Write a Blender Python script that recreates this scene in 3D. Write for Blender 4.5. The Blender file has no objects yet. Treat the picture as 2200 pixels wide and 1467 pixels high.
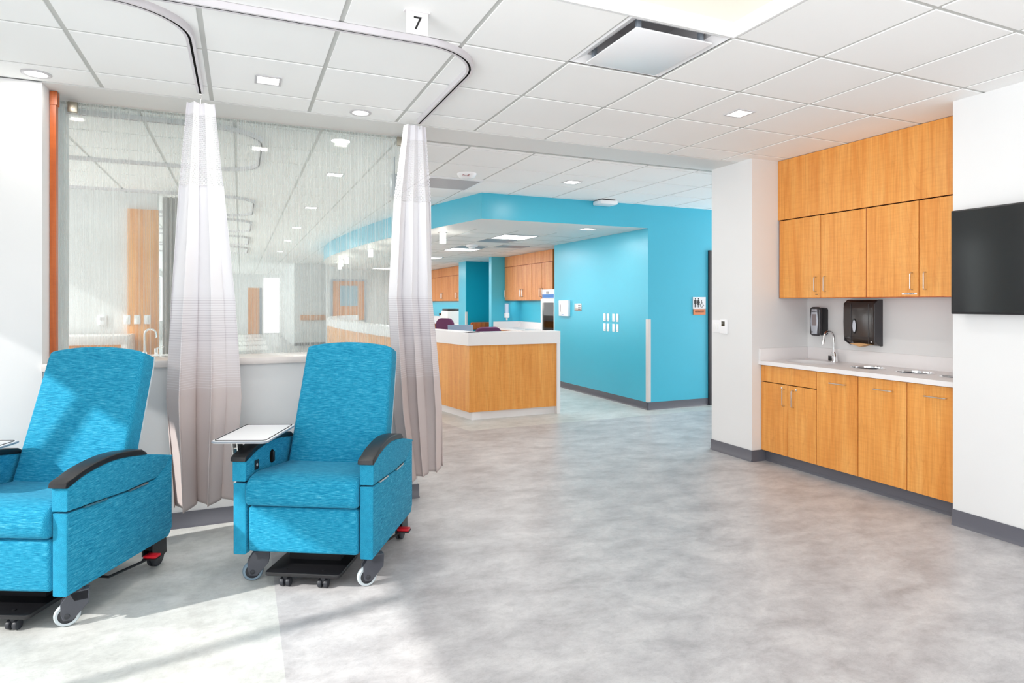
import bpy, bmesh, math, random
from mathutils import Vector, Matrix
random.seed(7)
C = bpy.context.scene.collection
S = bpy.context.scene
R = math.radians

# ------------------------------------------------------------------ camera
cam = bpy.data.cameras.new('camera'); cam.sensor_width = 36.0
cam.lens = 36.0 * 1339.0 / 2200.0
cam.shift_y = -(733.5 - 650.0) / 2200.0
cam.clip_end = 200
co = bpy.data.objects.new('camera', cam); C.objects.link(co)
co.location = (0, 0, 1.458); co.rotation_euler = (R(90), 0, R(-23.53))
S.camera = co

# ------------------------------------------------------------------ world, sun, exposure
w = bpy.data.worlds.new('world'); S.world = w; w.use_nodes = True
bg = w.node_tree.nodes['Background']
bg.inputs['Color'].default_value = (0.93, 0.965, 1.0, 1); bg.inputs['Strength'].default_value = 0.68
sun = bpy.data.lights.new('sun', 'SUN'); sun.energy = 3.4; sun.angle = R(1.0); sun.color = (1.0, 0.97, 0.93)
so = bpy.data.objects.new('sun', sun); C.objects.link(so)
EL = R(32)
sd = Vector((math.cos(EL) * 0.986, math.cos(EL) * 0.166, -math.sin(EL)))
so.rotation_euler = sd.to_track_quat('-Z', 'Y').to_euler(); so.location = (-8, 1, 5)
vs = S.view_settings
S.display_settings.display_device = 'sRGB'
vs.view_transform = 'Standard'; vs.look = 'None'; vs.exposure = 0.47; vs.gamma = 1.0; vs.use_curve_mapping = False
S.cycles.use_denoising = True
S.cycles.max_bounces = 10; S.cycles.diffuse_bounces = 6; S.cycles.glossy_bounces = 4
S.cycles.transparent_max_bounces = 16; S.cycles.sample_clamp_indirect = 6.0
S.cycles.caustics_reflective = False; S.cycles.caustics_refractive = False

def area(name, loc, sx, sy, energy, rot=(0, 0, 0), color=(1, 1, 1), spread=180):
    l = bpy.data.lights.new(name, 'AREA'); l.shape = 'RECTANGLE'; l.size = sx; l.size_y = sy
    l.energy = energy; l.color = color; l.spread = R(spread)
    o = bpy.data.objects.new(name, l); C.objects.link(o); o.location = loc; o.rotation_euler = rot
    return o
# fill lamp added behind the camera; daylight at the windows along the left side
area('fill_rear', (0.9, -4.05, 1.45), 6.6, 2.3, 85, (R(132), 0, 0), (0.96, 0.98, 1.0))
area('daylight_left', (-3.10, -1.5, 1.40), 4.2, 2.1, 190, (R(118), 0, R(-90)), (0.96, 0.98, 1.0), 125)
area('daylight_ward', (-3.12, 18.5, 1.6), 26.0, 1.9, 300, (R(90), 0, R(-90)), (0.97, 1.0, 1.0))
area('fill_corridor', (8.9, 5.95, 1.45), 2.0, 2.2, 85, (R(95), 0, R(90)), (0.95, 0.98, 1.0))  # fill added at the open corridor end to brighten ceiling and blue wall

CE = 2.782          # main ceiling
CL = 2.468          # ceiling inside the nurse station

# ------------------------------------------------------------------ materials
def srgb(r, g, b):
    f = lambda c: ((c / 255.0) / 12.92) if c / 255.0 <= 0.04045 else (((c / 255.0) + 0.055) / 1.055) ** 2.4
    return (f(r), f(g), f(b), 1.0)
def base(name, col=(0.8, 0.8, 0.8, 1), rough=0.5, metal=0.0, spec=0.5, emit=None, es=0.0, coat=0.0):
    m = bpy.data.materials.new(name); m.use_nodes = True
    b = m.node_tree.nodes['Principled BSDF']
    b.inputs['Base Color'].default_value = col; b.inputs['Roughness'].default_value = rough
    b.inputs['Metallic'].default_value = metal; b.inputs['Specular IOR Level'].default_value = spec
    b.inputs['Coat Weight'].default_value = coat
    if emit: b.inputs['Emission Color'].default_value = emit; b.inputs['Emission Strength'].default_value = es
    return m
def N(m, t): return m.node_tree.nodes.new(t)
def L(m, a, b): m.node_tree.links.new(a, b)
def coords(m, scale, kind='Object', offset=None, rand=False):
    tc = N(m, 'ShaderNodeTexCoord'); mp = N(m, 'ShaderNodeMapping')
    mp.inputs['Scale'].default_value = scale
    src = tc.outputs[kind]
    if rand:
        oi = N(m, 'ShaderNodeObjectInfo'); va = N(m, 'ShaderNodeVectorMath'); va.operation = 'ADD'
        cb = N(m, 'ShaderNodeCombineXYZ'); mu = N(m, 'ShaderNodeMath'); mu.operation = 'MULTIPLY'; mu.inputs[1].default_value = 7.0
        L(m, oi.outputs['Random'], mu.inputs[0])
        for k in range(3): L(m, mu.outputs[0], cb.inputs[k])
        L(m, src, va.inputs[0]); L(m, cb.outputs[0], va.inputs[1]); src = va.outputs[0]
    L(m, src, mp.inputs['Vector']); return mp.outputs['Vector']
def noise(m, vec, scale=1.0, detail=4.0, rough=0.5, dist=0.0):
    n = N(m, 'ShaderNodeTexNoise'); n.inputs['Scale'].default_value = scale; n.inputs['Detail'].default_value = detail
    n.inputs['Roughness'].default_value = rough; n.inputs['Distortion'].default_value = dist
    L(m, vec, n.inputs['Vector']); return n.outputs['Fac']
def ramp(m, fac, stops):
    r = N(m, 'ShaderNodeValToRGB'); e = r.color_ramp.elements
    while len(e) < len(stops): e.new(0.5)
    for k, (p, c) in enumerate(stops): e[k].position = p; e[k].color = c
    L(m, fac, r.inputs['Fac']); return r.outputs['Color']
def math_(m, op, a, b=None):
    n = N(m, 'ShaderNodeMath'); n.operation = op
    for k, v in enumerate((a, b)):
        if v is None: continue
        if isinstance(v, (int, float)): n.inputs[k].default_value = v
        else: L(m, v, n.inputs[k])
    return n.outputs[0]
def mix(m, mode, fac, a, b):
    n = N(m, 'ShaderNodeMix'); n.data_type = 'RGBA'; n.blend_type = mode
    for i, v in ((0, fac), (6, a), (7, b)):
        if isinstance(v, (int, float)): n.inputs[i].default_value = v
        elif isinstance(v, tuple): n.inputs[i].default_value = v
        else: L(m, v, n.inputs[i])
    return n.outputs[2]
def bump(m, h, strength, dist=0.01):
    b = N(m, 'ShaderNodeBump'); b.inputs['Strength'].default_value = strength; b.inputs['Distance'].default_value = dist
    L(m, h, b.inputs['Height']); L(m, b.outputs[0], m.node_tree.nodes['Principled BSDF'].inputs['Normal'])
def setc(m, c): L(m, c, m.node_tree.nodes['Principled BSDF'].inputs['Base Color'])

def paint(name, col, rough=0.55, spec=0.4):
    m = base(name, col, rough, spec=spec); v = coords(m, (1, 1, 1))
    f = noise(m, v, 1.2, 3)
    c = ramp(m, f, [(0.3, tuple(x * 0.975 for x in col[:3]) + (1,)), (0.7, col)]); setc(m, c)
    bump(m, noise(m, v, 260, 2), 0.06, 0.002); return m
M = {}
M['white_wall'] = paint('white_wall', srgb(226, 226, 226))
M['band_white'] = paint('band_white', srgb(226, 226, 224))
M['ceil_tile'] = paint('ceil_tile', srgb(247, 247, 246), 0.9, 0.1)
M['ceil_grid'] = base('ceil_grid', srgb(196, 197, 194), 0.6)
M['blue_wall'] = paint('blue_wall', srgb(72, 184, 210), 0.30, 0.55)
M['teal_deep'] = paint('teal_deep', srgb(0, 150, 172), 0.45, 0.4)
M['base_dark'] = base('base_dark', srgb(96, 96, 104), 0.35)
M['white_solid'] = base('white_solid', srgb(232, 229, 229), 0.3)
M['white_plastic'] = base('white_plastic', srgb(240, 240, 242), 0.35)
M['sill_stone'] = base('sill_stone', srgb(218, 210, 206), 0.25)
M['black_plastic'] = base('black_plastic', srgb(24, 24, 27), 0.4)
M['dark_rubber'] = base('dark_rubber', srgb(46, 48, 54), 0.5)
M['grey_rubber'] = base('grey_rubber', srgb(120, 140, 155), 0.45)
M['pale_rubber'] = base('pale_rubber', srgb(190, 200, 205), 0.45)
M['fork_grey'] = base('fork_grey', srgb(70, 72, 80), 0.4)
M['red_plastic'] = base('red_plastic', srgb(205, 25, 40), 0.35)
M['chrome'] = base('chrome', (0.85, 0.85, 0.86, 1), 0.08, 1.0)
M['steel'] = base('steel', (0.72, 0.70, 0.68, 1), 0.28, 1.0)
M['clamp_steel'] = base('clamp_steel', srgb(178, 172, 158), 0.35, 1.0)
M['black_gap'] = base('black_gap', srgb(20, 18, 18), 0.9, spec=0.1)
M['track_alu'] = base('track_alu', srgb(212, 208, 212), 0.35, 0.0)
M['screen'] = base('screen', srgb(30, 32, 33), 0.12, 0.0, 0.5)
M['purple'] = base('purple', srgb(92, 38, 78), 0.8)
M['grey_metal'] = base('grey_metal', srgb(150, 158, 168), 0.4, 0.3)
M['panel_grey'] = base('panel_grey', srgb(196, 194, 196), 0.5)
M['light_white'] = base('light_white', (1, 1, 1, 1), 0.5, emit=(1, 1, 0.98, 1), es=0.62)
M['light_warm'] = base('light_warm', (.3, .3, .28, 1), 0.5, emit=(1.0, 0.94, 0.79, 1), es=0.50)
M['light_strong'] = base('light_strong', (1, 1, 1, 1), 0.5, emit=(1, 0.98, 0.95, 1), es=2.5)
M['orange_sign'] = base('orange_sign', srgb(218, 125, 75), 0.5)
M['sign_white'] = base('sign_white', srgb(232, 228, 230), 0.5)
M['ink'] = base('ink', srgb(12, 12, 12), 0.6)
M['fire_red'] = base('fire_red', srgb(150, 40, 50), 0.6)
M['paper_brown'] = base('paper_brown', srgb(205, 160, 110), 0.85)
M['smoke_plastic'] = base('smoke_plastic', srgb(62, 56, 54), 0.15, 0.0, 0.5)
M['smoke_side'] = base('smoke_side', srgb(54, 52, 56), 0.3)
M['silver_plastic'] = base('silver_plastic', srgb(190, 195, 205), 0.3, 0.4)
M['window_smoke'] = base('window_smoke', srgb(140, 130, 132), 0.2)
M['lcd'] = base('lcd', srgb(58, 50, 30), 0.25)
M['dark_line'] = base('dark_line', srgb(60, 52, 50), 0.7)
M['door_dark'] = base('door_dark', srgb(36, 34, 40), 0.4)
M['laptop_grey'] = base('laptop_grey', srgb(150, 165, 190), 0.35, 0.2)
M['shade_cream'] = base('shade_cream', srgb(238, 238, 236), 0.7)
M['bottle_clear'] = base('bottle_clear', srgb(215, 225, 245), 0.25)
M['linen_white'] = base('linen_white', srgb(232, 228, 220), 0.9)
M['grey_curtain'] = base('grey_curtain', srgb(176, 172, 170), 0.85)
M['art_blue'] = base('art_blue', srgb(150, 180, 195), 0.6)
M['box_blue'] = base('box_blue', srgb(70, 130, 200), 0.5)
M['teal_paint_light'] = M['blue_wall']

def wood(name, a, b, c, rough=0.35):
    m = base(name, a, rough, spec=0.4)
    v = coords(m, (1, 1, 1), rand=True)
    v1 = N(m, 'ShaderNodeMapping'); v1.inputs['Scale'].default_value = (14, 14, 0.9); L(m, v, v1.inputs['Vector'])
    f1 = noise(m, v1.outputs[0], 1.0, 6, 0.62, 0.6)
    v2 = N(m, 'ShaderNodeMapping'); v2.inputs['Scale'].default_value = (110, 110, 3.0); L(m, v, v2.inputs['Vector'])
    f2 = noise(m, v2.outputs[0], 1.0, 4, 0.6)
    v3 = N(m, 'ShaderNodeMapping'); v3.inputs['Scale'].default_value = (9, 9, 75); L(m, v, v3.inputs['Vector'])
    f3 = noise(m, v3.outputs[0], 1.0, 3, 0.5, 0.4)
    v4 = N(m, 'ShaderNodeMapping'); v4.inputs['Scale'].default_value = (5, 5, 0.55); L(m, v, v4.inputs['Vector'])
    f4 = noise(m, v4.outputs[0], 1.0, 2, 0.5, 0.8)
    rings = math_(m, 'FRACT', math_(m, 'MULTIPLY', f4, 11.0))
    rc = ramp(m, rings, [(0.0, (0.80, 0.74, 0.66, 1)), (0.10, (1, 1, 1, 1)), (0.9, (1, 1, 1, 1)), (1.0, (0.9, 0.86, 0.8, 1))])
    col = ramp(m, f1, [(0.30, b), (0.5, a), (0.72, c)])
    col = mix(m, 'MULTIPLY', 0.5, col, ramp(m, f2, [(0.36, (0.80, 0.74, 0.66, 1)), (0.60, (1, 1, 1, 1))]))
    col = mix(m, 'MULTIPLY', 0.32, col, ramp(m, f3, [(0.40, (0.88, 0.83, 0.76, 1)), (0.56, (1, 1, 1, 1))]))
    col = mix(m, 'MULTIPLY', 0.45, col, rc)
    setc(m, col); return m
M['wood'] = wood('maple_laminate', srgb(232, 160, 80), srgb(221, 143, 64), srgb(240, 177, 100))
M['wood_far'] = wood('maple_laminate_far', srgb(222, 150, 88), srgb(204, 126, 64), srgb(230, 166, 108))
M['wood_post'] = wood('cherry_post', srgb(190, 98, 44), srgb(160, 74, 30), srgb(206, 116, 58))

def fabric(name, sc1, sc2):
    m = base(name, srgb(40, 150, 190), 0.8, spec=0.12)
    v = coords(m, (1, 1, 1))
    a = N(m, 'ShaderNodeMapping'); a.inputs['Scale'].default_value = sc1; L(m, v, a.inputs['Vector'])
    b = N(m, 'ShaderNodeMapping'); b.inputs['Scale'].default_value = sc2; L(m, v, b.inputs['Vector'])
    f1 = noise(m, a.outputs[0], 1.0, 4, 0.65); f2 = noise(m, b.outputs[0], 1.0, 3, 0.6)
    c1 = ramp(m, f1, [(0.28, srgb(10, 98, 134)), (0.46, srgb(24, 134, 170)), (0.58, srgb(50, 158, 192)), (0.76, srgb(118, 200, 220))])
    c2 = ramp(m, f2, [(0.35, (0.68, 0.74, 0.78, 1)), (0.60, (1, 1, 1, 1))])
    setc(m, mix(m, 'MULTIPLY', 0.55, c1, c2))
    bump(m, math_(m, 'ADD', f1, f2), 0.12, 0.002)
    m.node_tree.nodes['Principled BSDF'].inputs['Sheen Weight'].default_value = 0.05
    return m
M['fabric_x'] = fabric('teal_fabric_cross', (24, 520, 520), (600, 34, 34))
M['fabric_y'] = fabric('teal_fabric_side', (520, 24, 520), (34, 600, 34))

def floor_mat(name, lo, mid, hi):
    m = base(name, mid, 0.32, spec=0.30); v = coords(m, (1, 1, 1))
    a = N(m, 'ShaderNodeMapping'); a.inputs['Scale'].default_value = (1.1, 1.9, 1); a.inputs['Rotation'].default_value = (0, 0, 0.5); L(m, v, a.inputs['Vector'])
    f1 = noise(m, a.outputs[0], 2.6, 12, 0.68, 0.25)
    f2 = noise(m, v, 16.0, 10, 0.72, 0.4)
    b = N(m, 'ShaderNodeMapping'); b.inputs['Scale'].default_value = (9, 22, 1); b.inputs['Rotation'].default_value = (0, 0, 0.9); L(m, v, b.inputs['Vector'])
    f3 = noise(m, b.outputs[0], 1.3, 6, 0.75, 1.4)
    c = ramp(m, f1, [(0.33, lo), (0.49, mid), (0.65, hi)])
    c = mix(m, 'MULTIPLY', 0.6, c, ramp(m, f2, [(0.36, (0.80, 0.795, 0.80, 1)), (0.54, (1, 1, 1, 1))]))
    vein = math_(m, 'ABSOLUTE', math_(m, 'SUBTRACT', f3, 0.5))
    c = mix(m, 'MULTIPLY', 0.45, c, ramp(m, vein, [(0.0, (0.62, 0.62, 0.63, 1)), (0.016, (1, 1, 1, 1))]))
    setc(m, c)
    rr = ramp(m, f2, [(0.3, (0.28, 0.28, 0.28, 1)), (0.7, (0.42, 0.42, 0.42, 1))])
    L(m, rr, m.node_tree.nodes['Principled BSDF'].inputs['Roughness'])
    return m
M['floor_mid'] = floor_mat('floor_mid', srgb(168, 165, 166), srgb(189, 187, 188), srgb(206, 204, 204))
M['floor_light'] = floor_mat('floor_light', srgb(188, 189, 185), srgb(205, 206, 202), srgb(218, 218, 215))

def curtain_mat(name, net):
    m = base(name, srgb(236, 234, 238), 0.8, spec=0.2)
    tc = N(m, 'ShaderNodeTexCoord'); sp = N(m, 'ShaderNodeSeparateXYZ'); L(m, tc.outputs['UV'], sp.inputs[0])
    bs = m.node_tree.nodes['Principled BSDF']; z = sp.outputs[1]; u = sp.outputs[0]
    if net:
        k = 2 * math.pi / 0.026
        row = math_(m, 'FLOOR', math_(m, 'MULTIPLY', z, 1 / 0.013))
        par = math_(m, 'MULTIPLY', math_(m, 'MODULO', row, 2.0), math.pi)
        a = math_(m, 'SINE', math_(m, 'ADD', math_(m, 'MULTIPLY', u, k), par))
        b = math_(m, 'SINE', math_(m, 'MULTIPLY', math_(m, 'FRACT', math_(m, 'MULTIPLY', z, 1 / 0.013)), math.pi))
        h = math_(m, 'GREATER_THAN', math_(m, 'MULTIPLY', a, b), 0.22)
        top = math_(m, 'LESS_THAN', z, 2.63)
        h = math_(m, 'MULTIPLY', h, top)
        L(m, math_(m, 'SUBTRACT', 1.0, math_(m, 'MULTIPLY', h, 0.85)), bs.inputs['Alpha'])
    else:
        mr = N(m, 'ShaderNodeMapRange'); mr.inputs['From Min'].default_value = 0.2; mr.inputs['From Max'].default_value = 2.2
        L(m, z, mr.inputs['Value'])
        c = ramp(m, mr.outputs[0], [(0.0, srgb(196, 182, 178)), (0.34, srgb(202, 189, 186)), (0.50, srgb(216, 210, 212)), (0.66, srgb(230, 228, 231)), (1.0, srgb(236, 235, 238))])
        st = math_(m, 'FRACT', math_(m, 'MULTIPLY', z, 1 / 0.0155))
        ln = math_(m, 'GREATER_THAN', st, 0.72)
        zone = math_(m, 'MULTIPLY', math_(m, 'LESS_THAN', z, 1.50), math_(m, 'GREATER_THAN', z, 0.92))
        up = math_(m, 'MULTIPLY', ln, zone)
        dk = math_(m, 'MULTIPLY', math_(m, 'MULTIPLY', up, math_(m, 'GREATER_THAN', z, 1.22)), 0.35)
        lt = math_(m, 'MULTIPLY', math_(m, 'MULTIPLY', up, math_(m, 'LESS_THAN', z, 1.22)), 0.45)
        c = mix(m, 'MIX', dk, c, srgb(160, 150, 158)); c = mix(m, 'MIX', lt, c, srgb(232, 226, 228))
        setc(m, c)
        bump(m, noise(m, coords(m, (20, 20, 300)), 1.0, 2), 0.05, 0.001)
    return m
M['curtain_net'] = curtain_mat('curtain_net', True)
M['curtain_cloth'] = curtain_mat('curtain_cloth', False)

def frit_glass():
    m = bpy.data.materials.new('frit_glass'); m.use_nodes = True
    nt = m.node_tree; nt.nodes.clear(); out = N(m, 'ShaderNodeOutputMaterial')
    tr = N(m, 'ShaderNodeBsdfTransparent'); tr.inputs[0].default_value = (0.90, 0.945, 0.94, 1)
    gl = N(m, 'ShaderNodeBsdfGlossy'); gl.inputs['Roughness'].default_value = 0.02
    df = N(m, 'ShaderNodeBsdfDiffuse'); df.inputs[0].default_value = srgb(222, 230, 227)
    tl = N(m, 'ShaderNodeBsdfTranslucent'); tl.inputs[0].default_value = srgb(240, 244, 242)
    fr = N(m, 'ShaderNodeFresnel'); fr.inputs[0].default_value = 1.22
    v = coords(m, (1, 1, 1))
    a = N(m, 'ShaderNodeMapping'); a.inputs['Scale'].default_value = (130, 1, 0.22); L(m, v, a.inputs['Vector'])
    b = N(m, 'ShaderNodeMapping'); b.inputs['Scale'].default_value = (300, 1, 0.5); L(m, v, b.inputs['Vector'])
    f = math_(m, 'ADD', math_(m, 'MULTIPLY', noise(m, a.outputs[0], 1, 3, 0.7), 0.6), math_(m, 'MULTIPLY', noise(m, b.outputs[0], 1, 2, 0.6), 0.4))
    al = ramp(m, f, [(0.38, (0.20, 0.20, 0.20, 1)), (0.50, (0.27, 0.27, 0.27, 1)), (0.68, (0.56, 0.56, 0.56, 1))])
    m1 = N(m, 'ShaderNodeMixShader'); m1.inputs[0].default_value = 0.5; L(m, df.outputs[0], m1.inputs[1]); L(m, tl.outputs[0], m1.inputs[2])
    m2 = N(m, 'ShaderNodeMixShader'); L(m, al, m2.inputs[0]); L(m, tr.outputs[0], m2.inputs[1]); L(m, m1.outputs[0], m2.inputs[2])
    m3 = N(m, 'ShaderNodeMixShader'); L(m, fr.outputs[0], m3.inputs[0]); L(m, m2.outputs[0], m3.inputs[1]); L(m, gl.outputs[0], m3.inputs[2])
    L(m, m3.outputs[0], out.inputs[0]); return m
M['glass'] = frit_glass()
def plain_glass(name='plain_glass'):
    m = bpy.data.materials.new(name); m.use_nodes = True
    m.node_tree.nodes.clear(); out = N(m, 'ShaderNodeOutputMaterial')
    tr = N(m, 'ShaderNodeBsdfTransparent'); gl = N(m, 'ShaderNodeBsdfGlossy'); gl.inputs['Roughness'].default_value = 0.03
    fr = N(m, 'ShaderNodeFresnel'); fr.inputs[0].default_value = 1.4
    mx = N(m, 'ShaderNodeMixShader'); L(m, fr.outputs[0], mx.inputs[0]); L(m, tr.outputs[0], mx.inputs[1]); L(m, gl.outputs[0], mx.inputs[2])
    L(m, mx.outputs[0], out.inputs[0]); return m
M['plain_glass'] = plain_glass()
M['clear_back'] = bpy.data.materials.new('clear_back'); M['clear_back'].use_nodes = True
_n = M['clear_back'].node_tree; _n.nodes.clear(); _o = _n.nodes.new('ShaderNodeOutputMaterial'); _t = _n.nodes.new('ShaderNodeBsdfTransparent'); _t.inputs[0].default_value = (.96, .98, .975, 1); _n.links.new(_t.outputs[0], _o.inputs[0])

# ------------------------------------------------------------------ mesh helpers
class MB:
    def __init__(s): s.bm = bmesh.new(); s.mi = 0
    def _merge(s, b):
        me = bpy.data.meshes.new('t'); b.to_mesh(me); b.free()
        n = len(s.bm.faces); s.bm.from_mesh(me); bpy.data.meshes.remove(me)
        s.bm.faces.ensure_lookup_table()
        for f in s.bm.faces[n:]: f.material_index = s.mi
        return s
    def mat(s, i): s.mi = i; return s
    def box(s, x0, x1, y0, y1, z0, z1, bev=0, seg=2, mtx=None):
        b = bmesh.new(); bmesh.ops.create_cube(b, size=1)
        for v in b.verts:
            v.co = Vector(((x0 + x1) / 2 + v.co.x * (x1 - x0), (y0 + y1) / 2 + v.co.y * (y1 - y0), (z0 + z1) / 2 + v.co.z * (z1 - z0)))
        if bev: bmesh.ops.bevel(b, geom=b.edges[:], offset=bev, segments=seg, profile=0.5, affect='EDGES')
        if mtx: b.transform(mtx)
        return s._merge(b)
    def prism(s, poly, plane, a, c, bev=0, seg=2, mtx=None, sel='caps'):
        b = bmesh.new()
        def P(p, d):
            return {'xy': (p[0], p[1], d), 'yz': (d, p[0], p[1]), 'xz': (p[0], d, p[1])}[plane]
        v0 = [b.verts.new(P(p, a)) for p in poly]; v1 = [b.verts.new(P(p, c)) for p in poly]
        f0 = b.faces.new(v0); f1 = b.faces.new(v1[::-1]); n = len(poly)
        for i in range(n): b.faces.new((v0[i], v1[i], v1[(i + 1) % n], v0[(i + 1) % n]))
        bmesh.ops.recalc_face_normals(b, faces=b.faces[:])
        if bev:
            es = list(f0.edges) + list(f1.edges)
            bmesh.ops.bevel(b, geom=es, offset=bev, segments=seg, profile=0.5, affect='EDGES', clamp_overlap=True)
        if mtx: b.transform(mtx)
        return s._merge(b)
    def cyl(s, p0, p1, r, seg=20, r2=None, bev=0):
        p0 = Vector(p0); p1 = Vector(p1); d = p1 - p0
        b = bmesh.new(); bmesh.ops.create_cone(b, cap_ends=True, segments=seg, radius1=r, radius2=r if r2 is None else r2, depth=d.length)
        if bev:
            es = [e for e in b.edges if any(len(f.verts) > 4 for f in e.link_faces)]
            bmesh.ops.bevel(b, geom=es, offset=bev, segments=2, profile=0.5, affect='EDGES')
        b.transform(Matrix.Translation((p0 + p1) / 2) @ d.to_track_quat('Z', 'Y').to_matrix().to_4x4())
        return s._merge(b)
    def tube(s, pts, r, seg=10, closed=False):
        b = bmesh.new(); pts = [Vector(p) for p in pts]; rings = []; n = len(pts); up = None
        for i, p in enumerate(pts):
            if closed: t = (pts[(i + 1) % n] - pts[i - 1]).normalized()
            else: t = (pts[min(i + 1, n - 1)] - pts[max(i - 1, 0)]).normalized()
            if up is None: up = Vector((0, 0, 1)) if abs(t.z) < 0.9 else Vector((1, 0, 0))
            sx = t.cross(up).normalized(); up = sx.cross(t).normalized()
            rings.append([b.verts.new(p + r * (math.cos(a) * sx + math.sin(a) * up)) for a in [2 * math.pi * k / seg for k in range(seg)]])
        for i in range(n if closed else n - 1):
            q = rings[(i + 1) % n]
            for k in range(seg): b.faces.new((rings[i][k], rings[i][(k + 1) % seg], q[(k + 1) % seg], q[k]))
        if not closed: b.faces.new(rings[0][::-1]); b.faces.new(rings[-1])
        bmesh.ops.recalc_face_normals(b, faces=b.faces[:])
        return s._merge(b)
    def sweep(s, pts, prof):
        """sweep a closed 2-D profile (side, up) along a level path"""
        b = bmesh.new(); pts = [Vector(p) for p in pts]; n = len(pts); rings = []
        for i, p in enumerate(pts):
            t = (pts[min(i + 1, n - 1)] - pts[max(i - 1, 0)]).normalized(); sx = Vector((t.y, -t.x, 0)).normalized()
            rings.append([b.verts.new(p + sx * a + Vector((0, 0, c))) for a, c in prof])
        m = len(prof)
        for i in range(n - 1):
            for k in range(m): b.faces.new((rings[i][k], rings[i][(k + 1) % m], rings[i + 1][(k + 1) % m], rings[i + 1][k]))
        b.faces.new(rings[0][::-1]); b.faces.new(rings[-1])
        bmesh.ops.recalc_face_normals(b, faces=b.faces[:])
        return s._merge(b)
    def lathe(s, prof, c, seg=28, axis='z', mtx=None):
        b = bmesh.new(); rings = []
        for r, z in prof: rings.append([b.verts.new((r * math.cos(2 * math.pi * k / seg), r * math.sin(2 * math.pi * k / seg), z)) for k in range(seg)])
        for i in range(len(rings) - 1):
            for k in range(seg): b.faces.new((rings[i][k], rings[i][(k + 1) % seg], rings[i + 1][(k + 1) % seg], rings[i + 1][k]))
        bmesh.ops.remove_doubles(b, verts=b.verts[:], dist=1e-6)
        bmesh.ops.recalc_face_normals(b, faces=b.faces[:])
        rot = {'z': Matrix(), 'x': Matrix.Rotation(R(90), 4, 'Y'), 'y': Matrix.Rotation(R(90), 4, 'X')}[axis]
        b.transform(Matrix.Translation(c) @ (mtx or Matrix()) @ rot)
        return s._merge(b)
    def grid(s, f, nu, nv, uv=None):
        b = bmesh.new(); lay = b.loops.layers.uv.new('UVMap')
        vv = [[b.verts.new(f(i / nu, j / nv)) for j in range(nv + 1)] for i in range(nu + 1)]
        for i in range(nu):
            for j in range(nv):
                fc = b.faces.new((vv[i][j], vv[i + 1][j], vv[i + 1][j + 1], vv[i][j + 1]))
                if uv:
                    for lp, (a, c) in zip(fc.loops, ((i, j), (i + 1, j), (i + 1, j + 1), (i, j + 1))): lp[lay].uv = uv(a / nu, c / nv)
        return s._merge(b)
    def build(s, name, mats, parent=None, ang=35, loc=None):
        me = bpy.data.meshes.new(name)
        for e in s.bm.edges:
            if len(e.link_faces) == 2 and e.calc_face_angle(0) > R(ang): e.smooth = False
        for f in s.bm.faces: f.smooth = True
        s.bm.to_mesh(me); s.bm.free()
        for m in (mats if isinstance(mats, (list, tuple)) else [mats]): me.materials.append(M[m] if isinstance(m, str) else m)
        o = bpy.data.objects.new(name, me); C.objects.link(o)
        if parent: o.parent = parent
        if loc:
            me.transform(Matrix.Translation(-Vector(loc))); o.location = loc
        return o
def thing(name, label, cat, loc=(0, 0, 0), rz=0, group=None):
    o = bpy.data.objects.new(name, None); C.objects.link(o); o.location = loc; o.rotation_euler = (0, 0, rz); o.empty_display_size = 0.1
    return tag(o, label, cat, group)
def tag(o, label, cat, group=None):
    o['label'] = label; o['category'] = cat
    if group: o['group'] = group
    return o
def struct(mb, name, mats, loc=None):
    o = mb.build(name, mats, loc=loc); o['kind'] = 'structure'; return o
def copy_tree(o, parent=None):
    c = o.copy(); C.objects.link(c)
    if parent: c.parent = parent
    for ch in list(o.children): copy_tree(ch, c)
    return c
def text_mesh(body, size, depth=0.0008):
    cu = bpy.data.curves.new('lettering', 'FONT'); cu.body = body; cu.size = size; cu.extrude = depth
    cu.align_x = 'CENTER'; cu.align_y = 'CENTER'
    o = bpy.data.objects.new('lettering', cu); C.objects.link(o)
    me = bpy.data.meshes.new_from_object(o.evaluated_get(bpy.context.evaluated_depsgraph_get()))
    bpy.data.objects.remove(o); bpy.data.curves.remove(cu); return me
def text(name, body, size, mat, loc, rot, parent=None, scale=(1, 1, 1)):
    bpy.context.view_layer.update()
    me = text_mesh(body, size); me.name = name; me.materials.clear(); me.materials.append(M[mat])
    o = bpy.data.objects.new(name, me); C.objects.link(o); o.location = loc; o.rotation_euler = rot; o.scale = scale
    if parent: o.parent = parent
    return o
FACE_MX = (R(90), 0, R(-90))     # lettering on a surface that looks towards -X
FACE_MY = (R(90), 0, 0)          # lettering on a surface that looks towards -Y
def arc(cx, cy, r, a0, a1, n=10, z=0):
    return [(cx + r * math.cos(R(a0 + (a1 - a0) * k / n)), cy + r * math.sin(R(a0 + (a1 - a0) * k / n)), z) for k in range(n + 1)]
def rrect(x0, x1, y0, y1, r, n=5):
    p = []
    for cx, cy, a in ((x1 - r, y1 - r, 0), (x0 + r, y1 - r, 90), (x0 + r, y0 + r, 180), (x1 - r, y0 + r, 270)):
        p += [(cx + r * math.cos(R(a + 90 * k / n)), cy + r * math.sin(R(a + 90 * k / n))) for k in range(n + 1)]
    return p
def strip(path, d0, d1):
    """closed outline around a path offset sideways by d0 and d1"""
    n = len(path); A = []; B = []
    for i, p in enumerate(path):
        q0 = Vector(path[max(i - 1, 0)]); q1 = Vector(path[min(i + 1, n - 1)]); t = (q1 - q0).normalized(); s_ = Vector((t.y, -t.x))
        A.append(tuple(Vector(p) + s_ * d0)); B.append(tuple(Vector(p) + s_ * d1))
    return A + B[::-1]
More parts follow.
